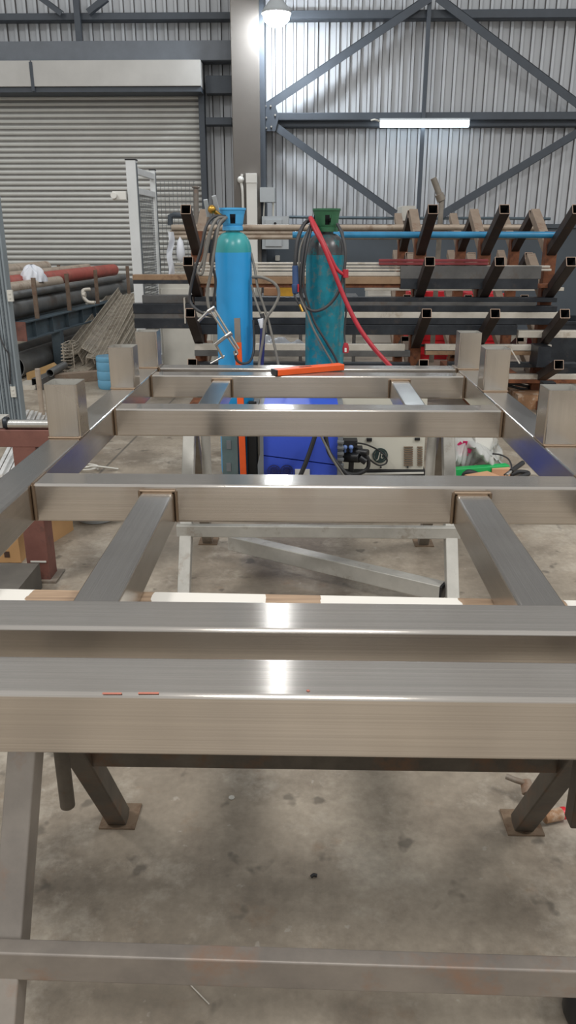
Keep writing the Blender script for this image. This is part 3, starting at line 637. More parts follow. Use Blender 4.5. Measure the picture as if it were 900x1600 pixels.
def text_mesh(body, size, loc, mat, parent, rot=(math.pi/2, 0, 0), name='lettering', depth=.001):
    cu = bpy.data.curves.new('t', 'FONT'); cu.body = body; cu.size = size; cu.align_x = 'CENTER'; cu.align_y = 'CENTER'; cu.extrude = depth; cu.shear = .2
    ob = bpy.data.objects.new('t', cu); COL.objects.link(ob)
    dg = bpy.context.evaluated_depsgraph_get(); me = bpy.data.meshes.new_from_object(ob.evaluated_get(dg)); bpy.data.objects.remove(ob)
    me.materials.clear(); me.materials.append(mat); o = bpy.data.objects.new(name, me); COL.objects.link(o)
    org = Vector((0, 0, 0)); p = parent
    while p is not None: org += p.location; p = p.parent
    o.parent = parent; o.location = Vector(loc)-org; o.rotation_euler = rot; return o
text_mesh('Jt', .062, q-Vector((0, .006, -.002)), M['cream'], lg)
# wire feeder in front of it
wf = thing('wire_feeder', P(545, 745, 4.35), 'black wire feed motor with pale blue knobs before the cream machine', 'wire feeder')
b = MB(); b.cyl(P(537, 714, 4.35), P(562, 715, 4.3), .03); b.cyl(P(560, 706, 4.33), P(575, 708, 4.3), .022); b.cyl(P(562, 715, 4.3), P(572, 722, 4.29), .02); b.build('motor', M['black'], wf)
b = MB(); b.bar(P(536, 692, 4.36), P(558, 692, 4.36), .06, .05, .006); b.bar(P(535, 705, 4.37), P(566, 705, 4.37), .05, .06, .006); b.bar(P(549, 720, 4.33), P(548, 742, 4.33), .03, .03, .006, up=(0, -1, 0)); b.build('drive_housing', M['rubber'], wf)
for px in (539, 548.5): b = MB(); b.sphere(P(px, 699, 4.3), .014, 12); b.cyl(P(px, 699, 4.3), P(px, 706, 4.32), .008, seg=8); b.build('knob', M['knob'], wf)
b = MB(); b.path([P(556, 706, 4.32), P(572, 712, 4.3), P(576, 725, 4.3), P(571, 735, 4.3), P(556, 741, 4.3), P(540, 738, 4.3), P(528, 730, 4.3)], .012, 8); b.build('cable_loop', M['rubber'], wf)
for k in range(5): b = MB(); b.bar(P(527, 690+9*k, 4.28), P(537, 691+9*k, 4.28), .03, .016, .003); b.build('cooling_fin', M['welder_grey'], wf)
hose('welding_cable', [(494, 676, 4.22), (486, 700, 4.2), (477, 725, 4.18), (464, 755, 4.16)], .013, 'rubber', 'thick black cable lying against the blue welding machine', 'cable')
hose('welding_cable', [(508, 676, 4.24), (512, 700, 4.22), (517, 712, 4.2), (528, 726, 4.18), (541, 740, 4.16), (552, 746, 4.16)], .0125, 'rubber', 'black cable arching over the right edge of the blue machine', 'cable')
hose('welding_cable', [(499, 676, 4.22), (509, 696, 4.2), (520, 718, 4.17), (532, 736, 4.15), (541, 750, 4.14)], .007, 'hose', 'thin grey cable beside the black cable arch', 'cable')
hose('trailing_cable', [(556, 692, 4.32), (570, 694, 4.38), (585, 700, 4.44), (596, 707, 4.46), (604, 716, 4.46), (603, 724, 4.46), (592, 727, 4.44), (580, 720, 4.4), (572, 711, 4.34)], .005, 'rubber', 'thin black lead looping over the round monogram', 'cable')
# clutter on the floor by the right rail
gb = MB(); a, c = PZ(686, 739, .05), PZ(792, 731, .05); gb.bar(a, c, .06, .05, .004); tag(gb.build('plastic_strip', M['green']), 'bright green plastic bar on the floor by the right rail', 'bar')
bg = thing('plastic_bag', PZ(735, 735, 0), 'clear plastic bag with pink print lying behind the green bar', 'bag')
p = [P(686, 716, 4.92), P(779, 690, 4.92)]
def bagf(u, v):
    q = P(688+94*u, 733-4*u-(10+46*math.sin(math.pi*min(1, u*.9+.12)))*math.sin(math.pi*v*.5), 4.97)
    k = .035*math.sin(13*u+5*v)+.02*math.sin(31*u*v+3)+.014*math.sin(47*u-20*v)
    return q+Vector((0, -.15*math.sin(math.pi*v)+k+.3*(v > .5)*(v-.5), .4*k))
b = MB(); b.grid(bagf, 26, 14); b.build('bag_film', M['film'], bg)
b = MB(); b.grid(lambda u, v: P(712+52*u-8*v, 728-6*u-34*v-3*u*v, 4.97)+Vector((0, .02*math.sin(9*u+4*v), 0)), 8, 8); b.grid(lambda u, v: P(712+52*u-8*v, 728-6*u-34*v-3*u*v, 5.00)+Vector((0, .02*math.sin(9*u+4*v), 0)), 8, 8); b.build('paper_sheet', M['white'], bg)
b = MB()
for k in range(7):
    t = 2*math.pi*k/7; q = P(725+6*math.cos(t), 701+7*math.sin(t), 4.88); q2 = P(725+12*math.cos(t+.4), 701+12*math.sin(t+.4), 4.87)
    b.bar(P(725, 701, 4.88), q2, .03, .006, .002, up=(0, -1, 0))
b.build('pink_print', M['pink'], bg)
b = MB(); a, c = P(741, 698, 4.92), P(768, 694, 4.94); b.bar(a, c, .05, .16, .02); b.build('white_packet', M['white'], bg)
b = MB(); b.grid(lambda u, v: P(762+22*u, 700-14*math.sin(math.pi*u)+ (24*v), 4.92)+Vector((0, .04*math.sin(8*u+6*v), .02*math.sin(14*v+4*u))), 10, 8); b.build('film_fold', M['film'], bg)
b = MB(); a = PZ(783, 748, 0); b.box(a.x-.062, a.x+.055, a.y, a.y+.1, 0, .065, .003); cb = tag(b.build('carton', M['cardpink']), 'small kraft carton at the right end of the green bar', 'box')
b = MB(); a, c = PZ(735, 750, .03), PZ(770, 744, .03); b.bar(a, c, .12, .04, .004); tag(b.build('carton_flap', M['cardpink']), 'loose kraft card flap lying left of the small carton', 'card')
hm = thing('chipping_hammer', PZ(805, 738, .0), 'dark handled tool leaning over the small kraft carton', 'hand tool')
b = MB(); b.cyl(P(799, 736, 4.15), P(817, 723, 4.25), .014); b.build('grip', M['black'], hm); b = MB(); b.cyl(P(792, 742, 4.1), P(799, 736, 4.15), .008, seg=8); b.build('shaft', M['chrome'], hm)
hose('trailing_cable', [(770, 709, 4.4), (783, 711, 4.42), (795, 718, 4.4), (799, 732, 4.3), (788, 742, 4.2)], .005, 'rubber', 'thin black lead looped beside the plastic bag', 'cable')
b = MB(); b.path([PZ(797, 742, .015), PZ(812, 737, .02), PZ(826, 740, .015), PZ(806, 748, .012), PZ(822, 748, .012)], .014, 8); tag(b.build('rag', M['rubber']), 'crumpled dark strap on the floor right of the small carton', 'strap')
b = MB(); b.path([PZ(720, 742, .03), PZ(732, 738, .05), PZ(744, 742, .03), PZ(728, 746, .02)], .02, 8); tag(b.build('glove', M['rubber']), 'dark crumpled glove in front of the green bar', 'glove')
# floor clutter under trestle right and small bits
cl = thing('floor_clamp', PZ(800, 1285, 0), 'bar clamp with a wooden red tipped handle lying behind the right trestle leg', 'clamp')
b = MB(); b.path([PZ(791, 1213, .05), PZ(806, 1219, .05), PZ(822, 1224, .05)], .008, 8, smooth=False); b.build('tommy_bar', M['mill'], cl)
b = MB(); b.cyl(PZ(821, 1219, .05), PZ(826, 1240, .03), .015, .018); b.cyl(PZ(826, 1240, .03), PZ(845, 1262, .025), .01); b.build('screw_end', M['stand_tan'], cl)
b = MB(); b.cyl(PZ(850, 1278, .022), PZ(877, 1271, .022), .015, .017); b.build('handle', M['timber'], cl); b = MB(); b.cyl(PZ(876, 1271, .022), PZ(884, 1270, .022), .0165); b.build('handle_tip', M['red'], cl)
b = MB(); q = PZ(362, 1247, 0); b.lathe([(0, .0), (.008, 0), (.009, .003), (.004, .004), (0, .004)], q, seg=7); tag(b.build('metal_slug', M['offwhite']), 'small pale scrap disc on the floor under the near beams', 'scrap')
b = MB(); b.cyl(PZ(285, 1526, .003), PZ(327, 1569, .003), .0016, seg=6); tag(b.build('wire_offcut', M['pale_bar']), 'thin pale wire offcut on the floor in the foreground', 'wire')
b = MB(); b.path([PZ(486, 1370, .004), PZ(490, 1367, .006), PZ(495, 1368, .004)], .004, 6); tag(b.build('rubber_scrap', M['black']), 'tiny black scrap on bare floor under the frame', 'scrap')
b = MB(); q = PZ(905, 1565, .05); b.lathe([(0, 0), (.05, 0), (.058, .02), (.058, .07), (.04, .1), (0, .11)], (q.x+.03, q.y, 0), seg=20); tag(b.build('black_buffer', M['black']), 'black rounded foot peeping in at the lower right edge', 'foot')
# ------------------------------------------------------------------ cantilever racks
LZ = (1.66, 1.27, .865, .45)
def rack_stand(X, Yc, label, group, rear_mat='stand_tan'):
    t = thing('cantilever_stand', (X, Yc, 0), label, 'rack stand', group)
    b = MB(); b.bar((X, Yc, .0), (X, Yc, 1.5), .1, .1, .006, up=(0, 1, 0)); b.build('column', M['rust'], t)
    b = MB(); b.box(X-.06, X+.06, Yc-.45, Yc+.45, 0, .08, .004); b.build('base', M['rust'], t)
    for z in LZ:
        for s in (-1, 1):
            b = MB(); e = Vector((X, Yc+s*.6, z)); r_ = Vector((X, Yc+s*.03, z-.325+ (.1 if z < .5 else 0)))
            b.bar(r_, e, .08, .08, .005, .005, up=(0, s*.5, .85), mi=1, me=2); b.build('arm', [M['arm' if s < 0 else rear_mat], M['inside'], M['armcut']], t)
    return t
YE = 6.5
sx = {}
spec = [(290, 'front rack stand left of the blue gas cylinder'), (677, 'front rack stand holding the red angle, nearest right of the red hose'), (789, 'front rack stand just behind the middle right frame post'), (903, 'front rack stand at the right edge of the photo')]
for x, lab in spec:
    X = P(x, 322, YE).x; rack_stand(X, YE+.6, lab, 'front row rack stands'); sx[x] = X
for x, lab in ((643, 'rear rack stand left of the front stand with the red angle'), (742, 'rear rack stand between the two middle front stands'), (833, 'rear rack stand third along, under the right wall diagonal')):
    rack_stand(P(x, 337, 8.05).x, 8.65, lab, 'rear row rack stands')
def stock(name, x0, x1, yt, yb, Y, mat, label, d=None, wall=0, round_=False, group='steel sections lying on the rack', cat='steel bar', r=.004):
    yc = (yt+yb)/2; a, c = P(x0, yc, Y), P(x1, yc, Y); zz = (a.z+c.z)/2
    h = (yb-yt)*((Y*math.cos(TH)+(CZ-zz)*math.sin(TH))/F); b = MB()
    if round_: b.cyl((a.x, Y, zz), (c.x, Y, zz), h/2, seg=18, wall=wall)
    else: b.bar((a.x, Y, zz), (c.x, Y, zz), d or h, h, r, wall)
    return tag(b.build(name, M[mat]), label, cat)
# top level
stock('blue_pipe', 457, 887, 362, 372, 6.954, 'blue_pipe', 'long glossy blue pipe on the top arms of the front rack', round_=True, cat='pipe')
for k, (x0, x1, yt, yb, Y) in enumerate(((268, 838, 351, 360, 8.52), (266, 700, 360, 367, 8.54), (268, 872, 367, 374, 8.53))):
    stock('tan_pipe', x0, x1, yt, yb, Y, ('tan_pipe', 'tan_pipe', 'tan_pipe')[k], ('uppermost tan pipe on the top arms of the rear rack', 'middle tan pipe of the three on the rear rack top', 'lowest tan pipe on the rear rack top, below the blue pipe')[k], round_=True, cat='pipe')
# second level
for k, (x0, x1, yt, yb, Y, m) in enumerate(((305, 762, 410, 413, 6.978, 'pale_bar'), (305, 858, 414.6, 418, 6.974, 'pale_bar'), (305, 860, 419.6, 423, 6.968, 'pale_bar'), (305, 626, 424.6, 431, 6.956, 'pale_bar'))):
    stock('flat_bar', x0, x1, yt, yb, Y, m, ('topmost pale flat bar of the second rack level', 'second pale flat bar down on the second rack level', 'third pale flat bar, showing right of the grey section', 'lowest and widest pale bar, ending at the grey section')[k], d=.06)
stock('box_section', 209, 300, 429, 437, 6.934, 'tan_bar', 'short brown section with dark underside left of the blue cylinder', d=.1)
stock('box_section', 210, 300, 437, 443, 6.936, 'black_bar', 'dark section under the short brown section at the left', d=.1)
stock('box_section', 305, 625, 432, 443, 6.946, 'tan_bar', 'brown section below the pale flat bars between the cylinders', d=.1)
stock('box_section', 305, 860, 443, 449, 6.968, 'rust', 'thin rusty section below the brown section on level two', d=.1)
stock('box_section', 625, 843, 416, 435, 6.934, 'grey_bar', 'wide grey section on the second level of the right rack', d=.1)
stock('box_section', 625, 838, 435, 451, 6.936, 'black_bar', 'black section right under the wide grey section', d=.1)
stock('angle_bar', 592, 762, 405, 409, 6.944, 'red_bar', 'upper of two thin dark red bars above the grey section', d=.04)
stock('angle_bar', 592, 762, 410, 414, 6.942, 'red_bar', 'lower of two thin dark red bars above the grey section', d=.04)
stock('flat_bar', 570, 880, 449, 454, 8.3, 'pale_bar', 'pale bar below the grey section on the rear rack', d=.05)
# third level
stock('box_section', 224, 300, 461, 473, 6.974, 'grey_bar', 'rear dark section of the stack left of the blue cylinder', d=.1)
stock('box_section', 210, 302, 474, 489, 6.930, 'black_bar', 'upper black section in the stack of two at the far left of the rack', d=.11, wall=.005)
stock('box_section', 212, 302, 497, 512, 6.926, 'black_bar', 'lower black section in the stack of two at the far left of the rack', d=.11, wall=.005)
stock('flat_bar', 212, 302, 489, 497, 6.932, 'grey_bar', 'dark grey flat sandwiched between the two black sections', d=.1)
b = MB(); a, c = P(287, 465, 6.88), P(289.5, 505, 6.88); b.box(a.x, a.x+.012, 6.86, 6.99, c.z, a.z, .002); tag(b.build('end_plate', M['pale_bar']), 'thin pale end plate at the right of the black section stack', 'plate')
for k, (x0, x1, yt, yb, Y, m, lab) in enumerate(((305, 868, 464, 471, 6.978, 'black_bar', 'top dark bar of the third rack level'), (305, 835, 471, 477, 6.968, 'grey_bar', 'second dark bar of the third rack level'), (305, 868, 477, 486, 6.960, 'black_bar', 'third dark bar of the third rack level'), (305, 884, 487, 496, 6.946, 'pale_bar', 'long pale edged bar across the third rack level'), (305, 880, 496, 506, 6.944, 'black_bar', 'black bar directly under the long pale edged bar'), (305, 806, 507, 522, 6.939, 'black_bar', 'deep black section lowest on the third rack level'))):
    stock('flat_bar' if yb-yt < 10 else 'box_section', x0, x1, yt, yb, Y, m, lab, d=.09)
stock('angle_bar', 305, 748, 505, 506.6, 6.932, 'pale_bar', 'thin bright edge strip on the deep black section', d=.03)
stock('box_section', 808, 900, 516, 527, 6.968, 'pale_bar', 'pale section on the right behind the frame post', d=.08)
# fourth level
stock('flat_bar', 305, 632, 537, 547, 6.962, 'pale_bar', 'pale flat on the fourth rack level between the cylinders', d=.06)
stock('box_section', 305, 640, 547, 556, 6.962, 'grey_bar', 'grey section under the fourth level pale flat', d=.08)
stock('flat_bar', 664, 860, 538, 547, 6.968, 'pale_bar', 'pale flat on the fourth rack level right of the red boxes', d=.06)
stock('box_section', 664, 848, 548, 554, 6.970, 'tan_bar', 'brown section under the right fourth level flat', d=.08)
stock('box_section', 305, 640, 566, 578, 6.944, 'black_bar', 'lowest black section seen just over the far frame beam', d=.1)
stock('box_section', 700, 900, 566, 573, 6.956, 'black_bar', 'black section low on the right rack under the pale flat', d=.1)
stock('flat_bar', 700, 905, 584, 592, 6.946, 'pale_bar', 'lowest pale flat on the right beside the frame posts', d=.06)
stock('box_section', 780, 905, 592, 598, 6.950, 'rust', 'rusty section under the lowest pale flat on the right', d=.08)
# things behind the racks
def cab(name, x0, x1, yt, yb, Y, mat, label, cat, drawers=3, D=.5):
    a, c = P(x0, yt, Y), P(x1, yt, Y); t = thing(name, ((a.x+c.x)/2, Y+D/2, 0), label, cat); b = MB(); b.box(a.x, c.x, Y, Y+D, .04, a.z, .008); b.box(a.x+.02, c.x-.02, Y+.02, Y+D-.02, 0, .05, .004); b.build('cabinet_body', M[mat], t)
    h = (a.z-.1)/drawers
    for k in range(drawers):
        b = MB(); b.box(a.x+.02, c.x-.02, Y-.015, Y+.01, .06+h*k, .05+h*(k+1)-.02, .004); d = b.build('drawer', M[mat], t)
        b = MB(); b.box(a.x+.08, c.x-.08, Y-.035, Y-.012, .06+h*k+h*.6, .06+h*k+h*.6+.025, .004); b.build('handle', M['black'], d)
    return t
cab('tool_chest', 640, 708, 456, 0, 9.7, 'red', 'red tool chest seen through the rack left of the middle frame post', 'tool chest', 4)
cab('tool_chest', 730, 790, 459, 0, 9.7, 'red', 'red tool chest seen through the rack right of its twin', 'tool chest', 4)
cab('locker', 247, 330, 440, 0, 8.3, 'offwhite', 'plain cream cabinet behind the left rack stand', 'cabinet', 1)
cab('bench_cabinet', 575, 636, 452, 0, 10.8, 'offwhite', 'grey beige cabinet behind the rack left of the red chests', 'cabinet', 3)
def carton(x0, x1, yt, yb, Y, mat, label, D=.3, sit=None):
    a, c = P(x0, yt, Y), P(x1, yb, Y); z0 = c.z if sit is None else sit; b = MB(); b.box(a.x, c.x, Y, Y+D, z0, a.z, .004); b.bar(((a.x+c.x)/2, Y+D/2, a.z+.001), ((a.x+c.x)/2+.02, Y+D/2, a.z+.001), D*.98, .002, .0005, m=1)
    return tag(b.build('carton', [M[mat], M['offwhite']]), label, 'box')
b = MB(); tz = P(400, 463, 9.2).z; b.box(P(385, 460, 9.2).x, P(560, 460, 9.2).x, 9.15, 9.7, tz-.03, tz, .004)
for px in (390, 470, 555):
    for yy in (9.2, 9.65): q = P(px, 460, yy); b.box(q.x-.02, q.x+.02, yy-.02, yy+.02, 0, tz-.03, .003)
sh = tag(b.build('work_shelf', M['grey_bar']), 'grey shelf table behind the cylinders carrying cartons', 'shelf')
carton(412, 456, 450, 462, 9.3, 'cardpink', 'tan carton on the shelf between the two cylinders', .25, tz)
carton(436, 455, 447, 453, 9.34, 'yellow', 'small yellow carton on the shelf near the blue torch', .2, tz+.001) if False else None
b = MB(); a, c = P(437, 449, 9.26), P(458, 449, 9.26); b.box(a.x, c.x, 9.2, 9.29, tz, P(437, 446, 9.26).z, .004); tag(b.build('yellow_carton', M['yellow']), 'small yellow carton in front of the tan one near the blue torch', 'box')
carton(398, 408, 445, 462, 9.3, 'offwhite', 'white carton on the shelf right of the blue cylinder', .2, tz)
b = MB(); b.grid(lambda u, v: P(412+66*u, 525+10*u+14*v-4*math.sin(5*u)*math.sin(3*v), 7.2-.2*v)+Vector((0, 0, .02*math.sin(17*u+5*v))), 14, 6); b.grid(lambda u, v: P(412+66*u, 526+10*u+14*v-4*math.sin(5*u)*math.sin(3*v), 7.24-.2*v)+Vector((0, 0, .02*math.sin(17*u+5*v))), 14, 6); tag(b.build('plastic_sheet', M['filmw']), 'crumpled pale sheet on the fourth rack level between the cylinders', 'sheet')
# white wrapping hung at the left end of the tan pipes
wp = thing('plastic_wrap', P(275, 430, 8.25), 'white plastic wrap hanging off the left end of the tan pipes', 'plastic wrap')
b = MB(); b.grid(lambda u, v: P(262+9*u+2*math.sin(9*v), 362+70*v, 8.2-.03*math.sin(3*u+8*v)), 6, 14); b.grid(lambda u, v: P(262+9*u+2*math.sin(9*v), 362+70*v, 8.24-.03*math.sin(3*u+8*v)), 6, 14); b.build('hanging_strip', M['filmw'], wp)
b = MB(); b.lathe([(0, 0), (.035, .03), (.045, .1), (.03, .2), (0, .25)], P(283, 410, 8.2), seg=10, sharp=70); b.build('bulge', M['filmw'], wp)
for k, (x0, yt) in enumerate(((274, 411), (272, 416), (271, 421), (270, 426))):
    stock('flat_bar', x0, 330, yt, yt+3.2, 8.5-.03*k, 'pale_bar', ('topmost', 'second', 'third', 'lowest')[k]+' of four pale bars under the white plastic wrap', d=.05)
b = MB(); a = P(265, 337, 8.7); c = P(300, 352, 8.7); b.path([P(266, 352, 8.7), P(266, 338, 8.7), P(272, 336, 8.7), P(289, 337, 8.7), P(291, 352, 8.7)], .03, 8, smooth=False); tag(b.build('chair_frame', M['dado']), 'dark looped handle sticking up behind the tan pipes', 'handle bar')
b = MB(); b.cyl(P(307, 352, 9.0), P(306, 294, 9.0), .03, seg=10); b.cyl(P(306, 294, 9.0), P(306, 291, 9.0), .045, seg=10); tag(b.build('bollard_post', M['bar']), 'slim grey capped post behind the left rack stand', 'post')
b = MB(); b.cyl(P(677, 278, 9.5), P(687, 305, 9.5), .035); b.cyl(P(686, 303, 9.5), P(690, 314, 9.5), .05); q = P(690, 312, 9.5); b.cyl((q.x, 9.5, 0), (q.x, 9.5, q.z), .03); tag(b.build('machine_lever', M['mill']), 'grey machine arm rising behind the front rack stand', 'machine arm')
vs = thing('drill_press', (P(634, 350, 10.2).x, 10.2, 0), 'pale green grey workshop press behind the rack under the left diagonal', 'machine')
b = MB(); a, c = P(627, 322, 10.2), P(648, 322, 10.2); b.box(a.x, c.x, 10.1, 10.6, P(0, 345, 10.1).z, P(0, 322, 10.1).z, .01); b.build('head', M['offwhite'], vs)
b = MB(); q = P(632, 350, 10.3); b.cyl((q.x, 10.35, 0), (q.x, 10.35, q.z+.1), .06); b.build('upright', M['mill_light'], vs)
b = MB(); b.box(a.x-.1, c.x+.1, 10.1, 10.6, 0, .06); b.build('base', M['mill'], vs)
sb = thing('scrap_bin', (P(900, 540, 8.4).x, 8.4, 0), 'dark open scrap bin behind the rack at the right edge', 'bin')
xa, xb = P(853, 540, 8.2).x, P(985, 540, 8.2).x
b = MB(); b.box(xa, xb, 8.2, 8.22, .02, .62, .003); b.box(xa, xb, 8.9, 8.92, .02, .62, .003); b.box(xa, xa+.02, 8.221, 8.899, .02, .62, .003); b.box(xb-.02, xb, 8.221, 8.899, .02, .62, .003); b.box(xa, xb, 8.2, 8.92, 0, .02, .003); b.bar((xa-.01, 8.195, .61), (xb+.01, 8.195, .61), .02, .03, .003); b.build('bin_body', M['black_bar'], sb)
# ------------------------------------------------------------------ left side: guards, pipes, trays
g1 = thing('machine_guard', (P(205, 400, 8).x, 8, 0), 'tall aluminium and mesh machine guard left of the rack', 'machine guard')
zt = P(204, 251, 8).z; xg = P(205, 251, 8).x
def profile(x, y, w, z1, parent, name='guard_post'):
    b = MB(); b.bar((x, y, 0), (x, y, z1), w, w, .006, up=(0, 1, 0)); b.bar((x+w/2, y, .05), (x+w/2, y, z1-.02), .006, w*.5, .001, up=(0, 1, 0), m=1)
    p = b.build(name, [M['alu'], M['alu_dark']], parent); b = MB(); b.box(x-w/2-.004, x+w/2+.004, y-w/2-.004, y+w/2+.004, z1, z1+.012, .003); b.build('end_cap', M['black'], p); return p
profile(xg, 8, .095, zt, g1)
xr2 = P(238, 263, 8.95).x; profile(xr2, 8.95, .06, zt-.02, g1)
xr3 = P(308, 300, 9.1).x
for z in (zt-.08, zt-.26, .15):
    b = MB(); b.bar((xg, 8.05, z), (xr2, 8.92, z), .04, .06, .004); b.build('rail', M['alu'], g1)
def wiremesh(p0, p1, z0, z1, parent, step=.045, r=.0022):
    p0, p1 = Vector(p0), Vector(p1); L = (p1-p0).length; d = (p1-p0)/L; b = MB(); n = int(L/step)
    for k in range(n+1): q = p0+d*(k*step); b.bar((q.x, q.y, z0), (q.x, q.y, z1), 2*r, 2*r, .0005, up=(0, 1, 0), seg=1)
    z = z0
    while z <= z1: b.bar((p0.x, p0.y, z), (p1.x, p1.y, z), 2*r, 2*r, .0005, seg=1); z += step*.55
    return b.build('mesh_panel', M['mesh'], parent)
wiremesh((xg+.02, 8.06, 0), (xr2, 8.9, 0), .2, zt-.28, g1)
wiremesh((xr2+.03, 8.95, 0), (xr3, 8.98, 0), .2, P(270, 282, 8.95).z, g1)
b = MB(); q = P(188, 306, 7.95); b.box(q.x-.07, q.x+.06, 7.92, 8.0, q.z-.04, q.z+.04, .01); b.cyl((q.x-.05, 7.93, q.z), (q.x-.05, 7.88, q.z), .03, seg=12); b.build('latch', M['white'], g1)
g2 = thing('machine_guard', (P(20, 560, 5.8).x, 5.8, 0), 'grey slotted aluminium guard post at the left edge', 'machine guard')
xe = P(37, 640, 5.8).x; zt2 = 2.15
for k in range(3):
    x = xe-.035-.072*k; b = MB(); b.bar((x, 5.8, 0), (x, 5.8, zt2), .068, .09, .005, up=(0, 1, 0)); pp = b.build('guard_post', M['alu_grey'], g2)
    b = MB(); b.bar((x-.012, 5.752, .02), (x-.012, 5.752, zt2-.02), .012, .008, .001, up=(0, 1, 0)); b.bar((x+.016, 5.752, .02), (x+.016, 5.752, zt2-.02), .006, .008, .001, up=(0, 1, 0))
    z = .05
    while z < 2.1: b.box(x-.016, x-.008, 5.744, 5.75, z, z+.012, .001); z += .03
    b.build('gasket', M['alu_dark'], pp)
for px, py in ((16, 462), (21, 612)):
    q = P(px, py, 5.745); b = MB(); b.box(q.x-.02, q.x+.02, 5.735, 5.76, q.z-.04, q.z+.04, .003); b.cyl((q.x, 5.737, q.z+.015), (q.x, 5.73, q.z+.015), .007, seg=8); b.cyl((q.x, 5.737, q.z-.015), (q.x, 5.73, q.z-.015), .007, seg=8); b.build('hinge', M['offwhite'], g2)
b = MB(); q = P(0, 530, 5.74); b.path([P(-2, 522, 5.73), P(8, 545, 5.72), P(14, 556, 5.73), P(16, 600, 5.73)], .006, 6); b.build('cord', M['hose_dk'], g2)
# pipe rack
pr0 = P(42, 518, 8.1); pr0.z = 0; ang = math.radians(5); dirp = Vector((math.sin(ang)*1.15, math.cos(ang), 0)).normalized(); sd = Vector((dirp.y, -dirp.x, 0))
ib = thing('pipe_rack', (pr0.x, pr0.y, 0), 'blue grey beam rack with rusty stakes holding long pipes at the left', 'pipe rack')
zt3 = P(42, 503, 8.1).z; zb3 = P(42, 533, 8.1).z
a = Vector((pr0.x, pr0.y, 0)); c = a+dirp*4.0
b = MB(); h = zt3-zb3
for off, ww, zz, hh in ((0, .012, (zt3+zb3)/2, h), (0, .12, zt3-.008, .016), (0, .12, zb3+.008, .016)): b.bar(a-sd*.06+UP*zz, c-sd*.06+UP*zz, ww, hh, .002)
for k in range(9): q = a-sd*.06+dirp*(.25+.45*k)+UP*((zt3+zb3)/2); b.bar(q-UP*h*.46, q+UP*h*.46, .1, .01, .001, up=dirp)
b.build('beam', M['ibeam'], ib)
b = MB(); b.bar(a-dirp*.012-sd*.06+UP*zb3, a-dirp*.012-sd*.06+UP*zt3, .12, .012, .001, up=dirp); b.build('end_plate', M['redox'], ib)
b = MB(); a2 = a-sd*.95; c2 = a2+dirp*4; b.bar(a2+UP*(zt3+zb3)/2, c2+UP*(zt3+zb3)/2, .1, h, .004); b.build('beam', M['ibeam'], ib)
for t in (.9, 3.2):
    b = MB(); q = a-sd*.06+dirp*t; b.bar((q.x, q.y, 0), (q.x, q.y, zb3), .11, .11, .004, up=(0, 1, 0)); b.box(q.x-.1, q.x+.1, q.y-.1, q.y+.1, 0, .02, .002); b.build('leg', M['ibeam'], ib)
    b = MB(); q = a2+dirp*t; b.bar((q.x, q.y, 0), (q.x, q.y, zb3), .11, .11, .004, up=(0, 1, 0)); b.build('leg', M['ibeam'], ib)
for t, yt_, s_ in ((.35, 436, 0), (1.25, 431, 0), (2.2, 421, 0), (3.5, 422, 0), (.9, 426, 1), (1.0, 430, 1), (2.6, 421, 1), (3.3, 423, 1)):
    q = (a if not s_ else a2)+dirp*t-sd*.03; zz = {0: zt3+.42, 1: zt3+.44}[s_]
    b = MB(); b.bar((q.x, q.y, zt3-.02), (q.x, q.y, zz), .045, .03, .003, up=(0, 1, 0)); b.build('stake', M['grime_brown'], ib)
def lpipe(off, z, r, t0, t1, mat, label, wall=.006):
    p0 = a-sd*off+dirp*t0+UP*z; p1 = a-sd*off+dirp*t1+UP*z
    b = MB(); b.cyl(p0, p1, r, seg=24, wall=wall, m=0); tag(b.build('steel_pipe', M[mat]), label, 'pipe')
z = zt3
lpipe(.24, z+.11, .11, -.2, 4.2, 'darkpipe', 'fat dark pipe lying lowest on the left pipe rack')
lpipe(.16, z+.255, .04, -.1, 3.7, 'darkpipe', 'slim grey pipe resting along the top of the fat dark pipe')
lpipe(.28, z+.31, .065, .0, 1.6, 'tan_pipe', 'short tan pipe with an open dark end on the pipe rack')
lpipe(.45, z+.34, .085, -.3, 4.1, 'redpipe', 'long red primed pipe on top of the pipe rack')
lpipe(.62, z+.40, .05, 0, 3.5, 'tan_pipe', 'slim tan pipe beyond the red primed pipe')
lpipe(.75, z+.38, .06, .2, 3.2, 'darkpipe', 'grey pipe furthest back on top of the pipe rack')
lpipe(.86, z+.44, .075, .4, 2.6, 'tan_pipe', 'dusty tan pipe highest at the back of the pipe rack')
b = MB(); q = P(51, 440, 9.1)
def lump(u, v):
    t = 2*math.pi*u; h = math.pi/2*v; rr = 1+.16*math.sin(3*t+1)+.1*math.sin(7*t+4*v)+.07*math.sin(11*t-9*v)
    return q+Vector((.13*rr*math.cos(h)**.8*math.cos(t), .13*rr*math.cos(h)**.8*math.sin(t), .17*math.sin(h)*(1+.12*math.sin(5*t+3*v))))
b.grid(lump, 28, 9); b.lathe([(0, 0), (.11, 0)], q, seg=9); tag(b.build('plastic_bag', M['filmw']), 'white crumpled plastic bag on top of the left pipes', 'bag')
b = MB(); b.path([P(141, 452, 9.6), P(130, 454, 9.55), P(131, 465, 9.5), P(138, 472, 9.5), P(148, 473, 9.5)], .022, 8); b.cyl(P(129, 461, 9.52), P(134, 461, 9.52), .04, seg=12); tag(b.build('pipe_elbow', M['pale_bar']), 'pale bent pipe fitting hanging beside the pipe rack stakes', 'pipe fitting')
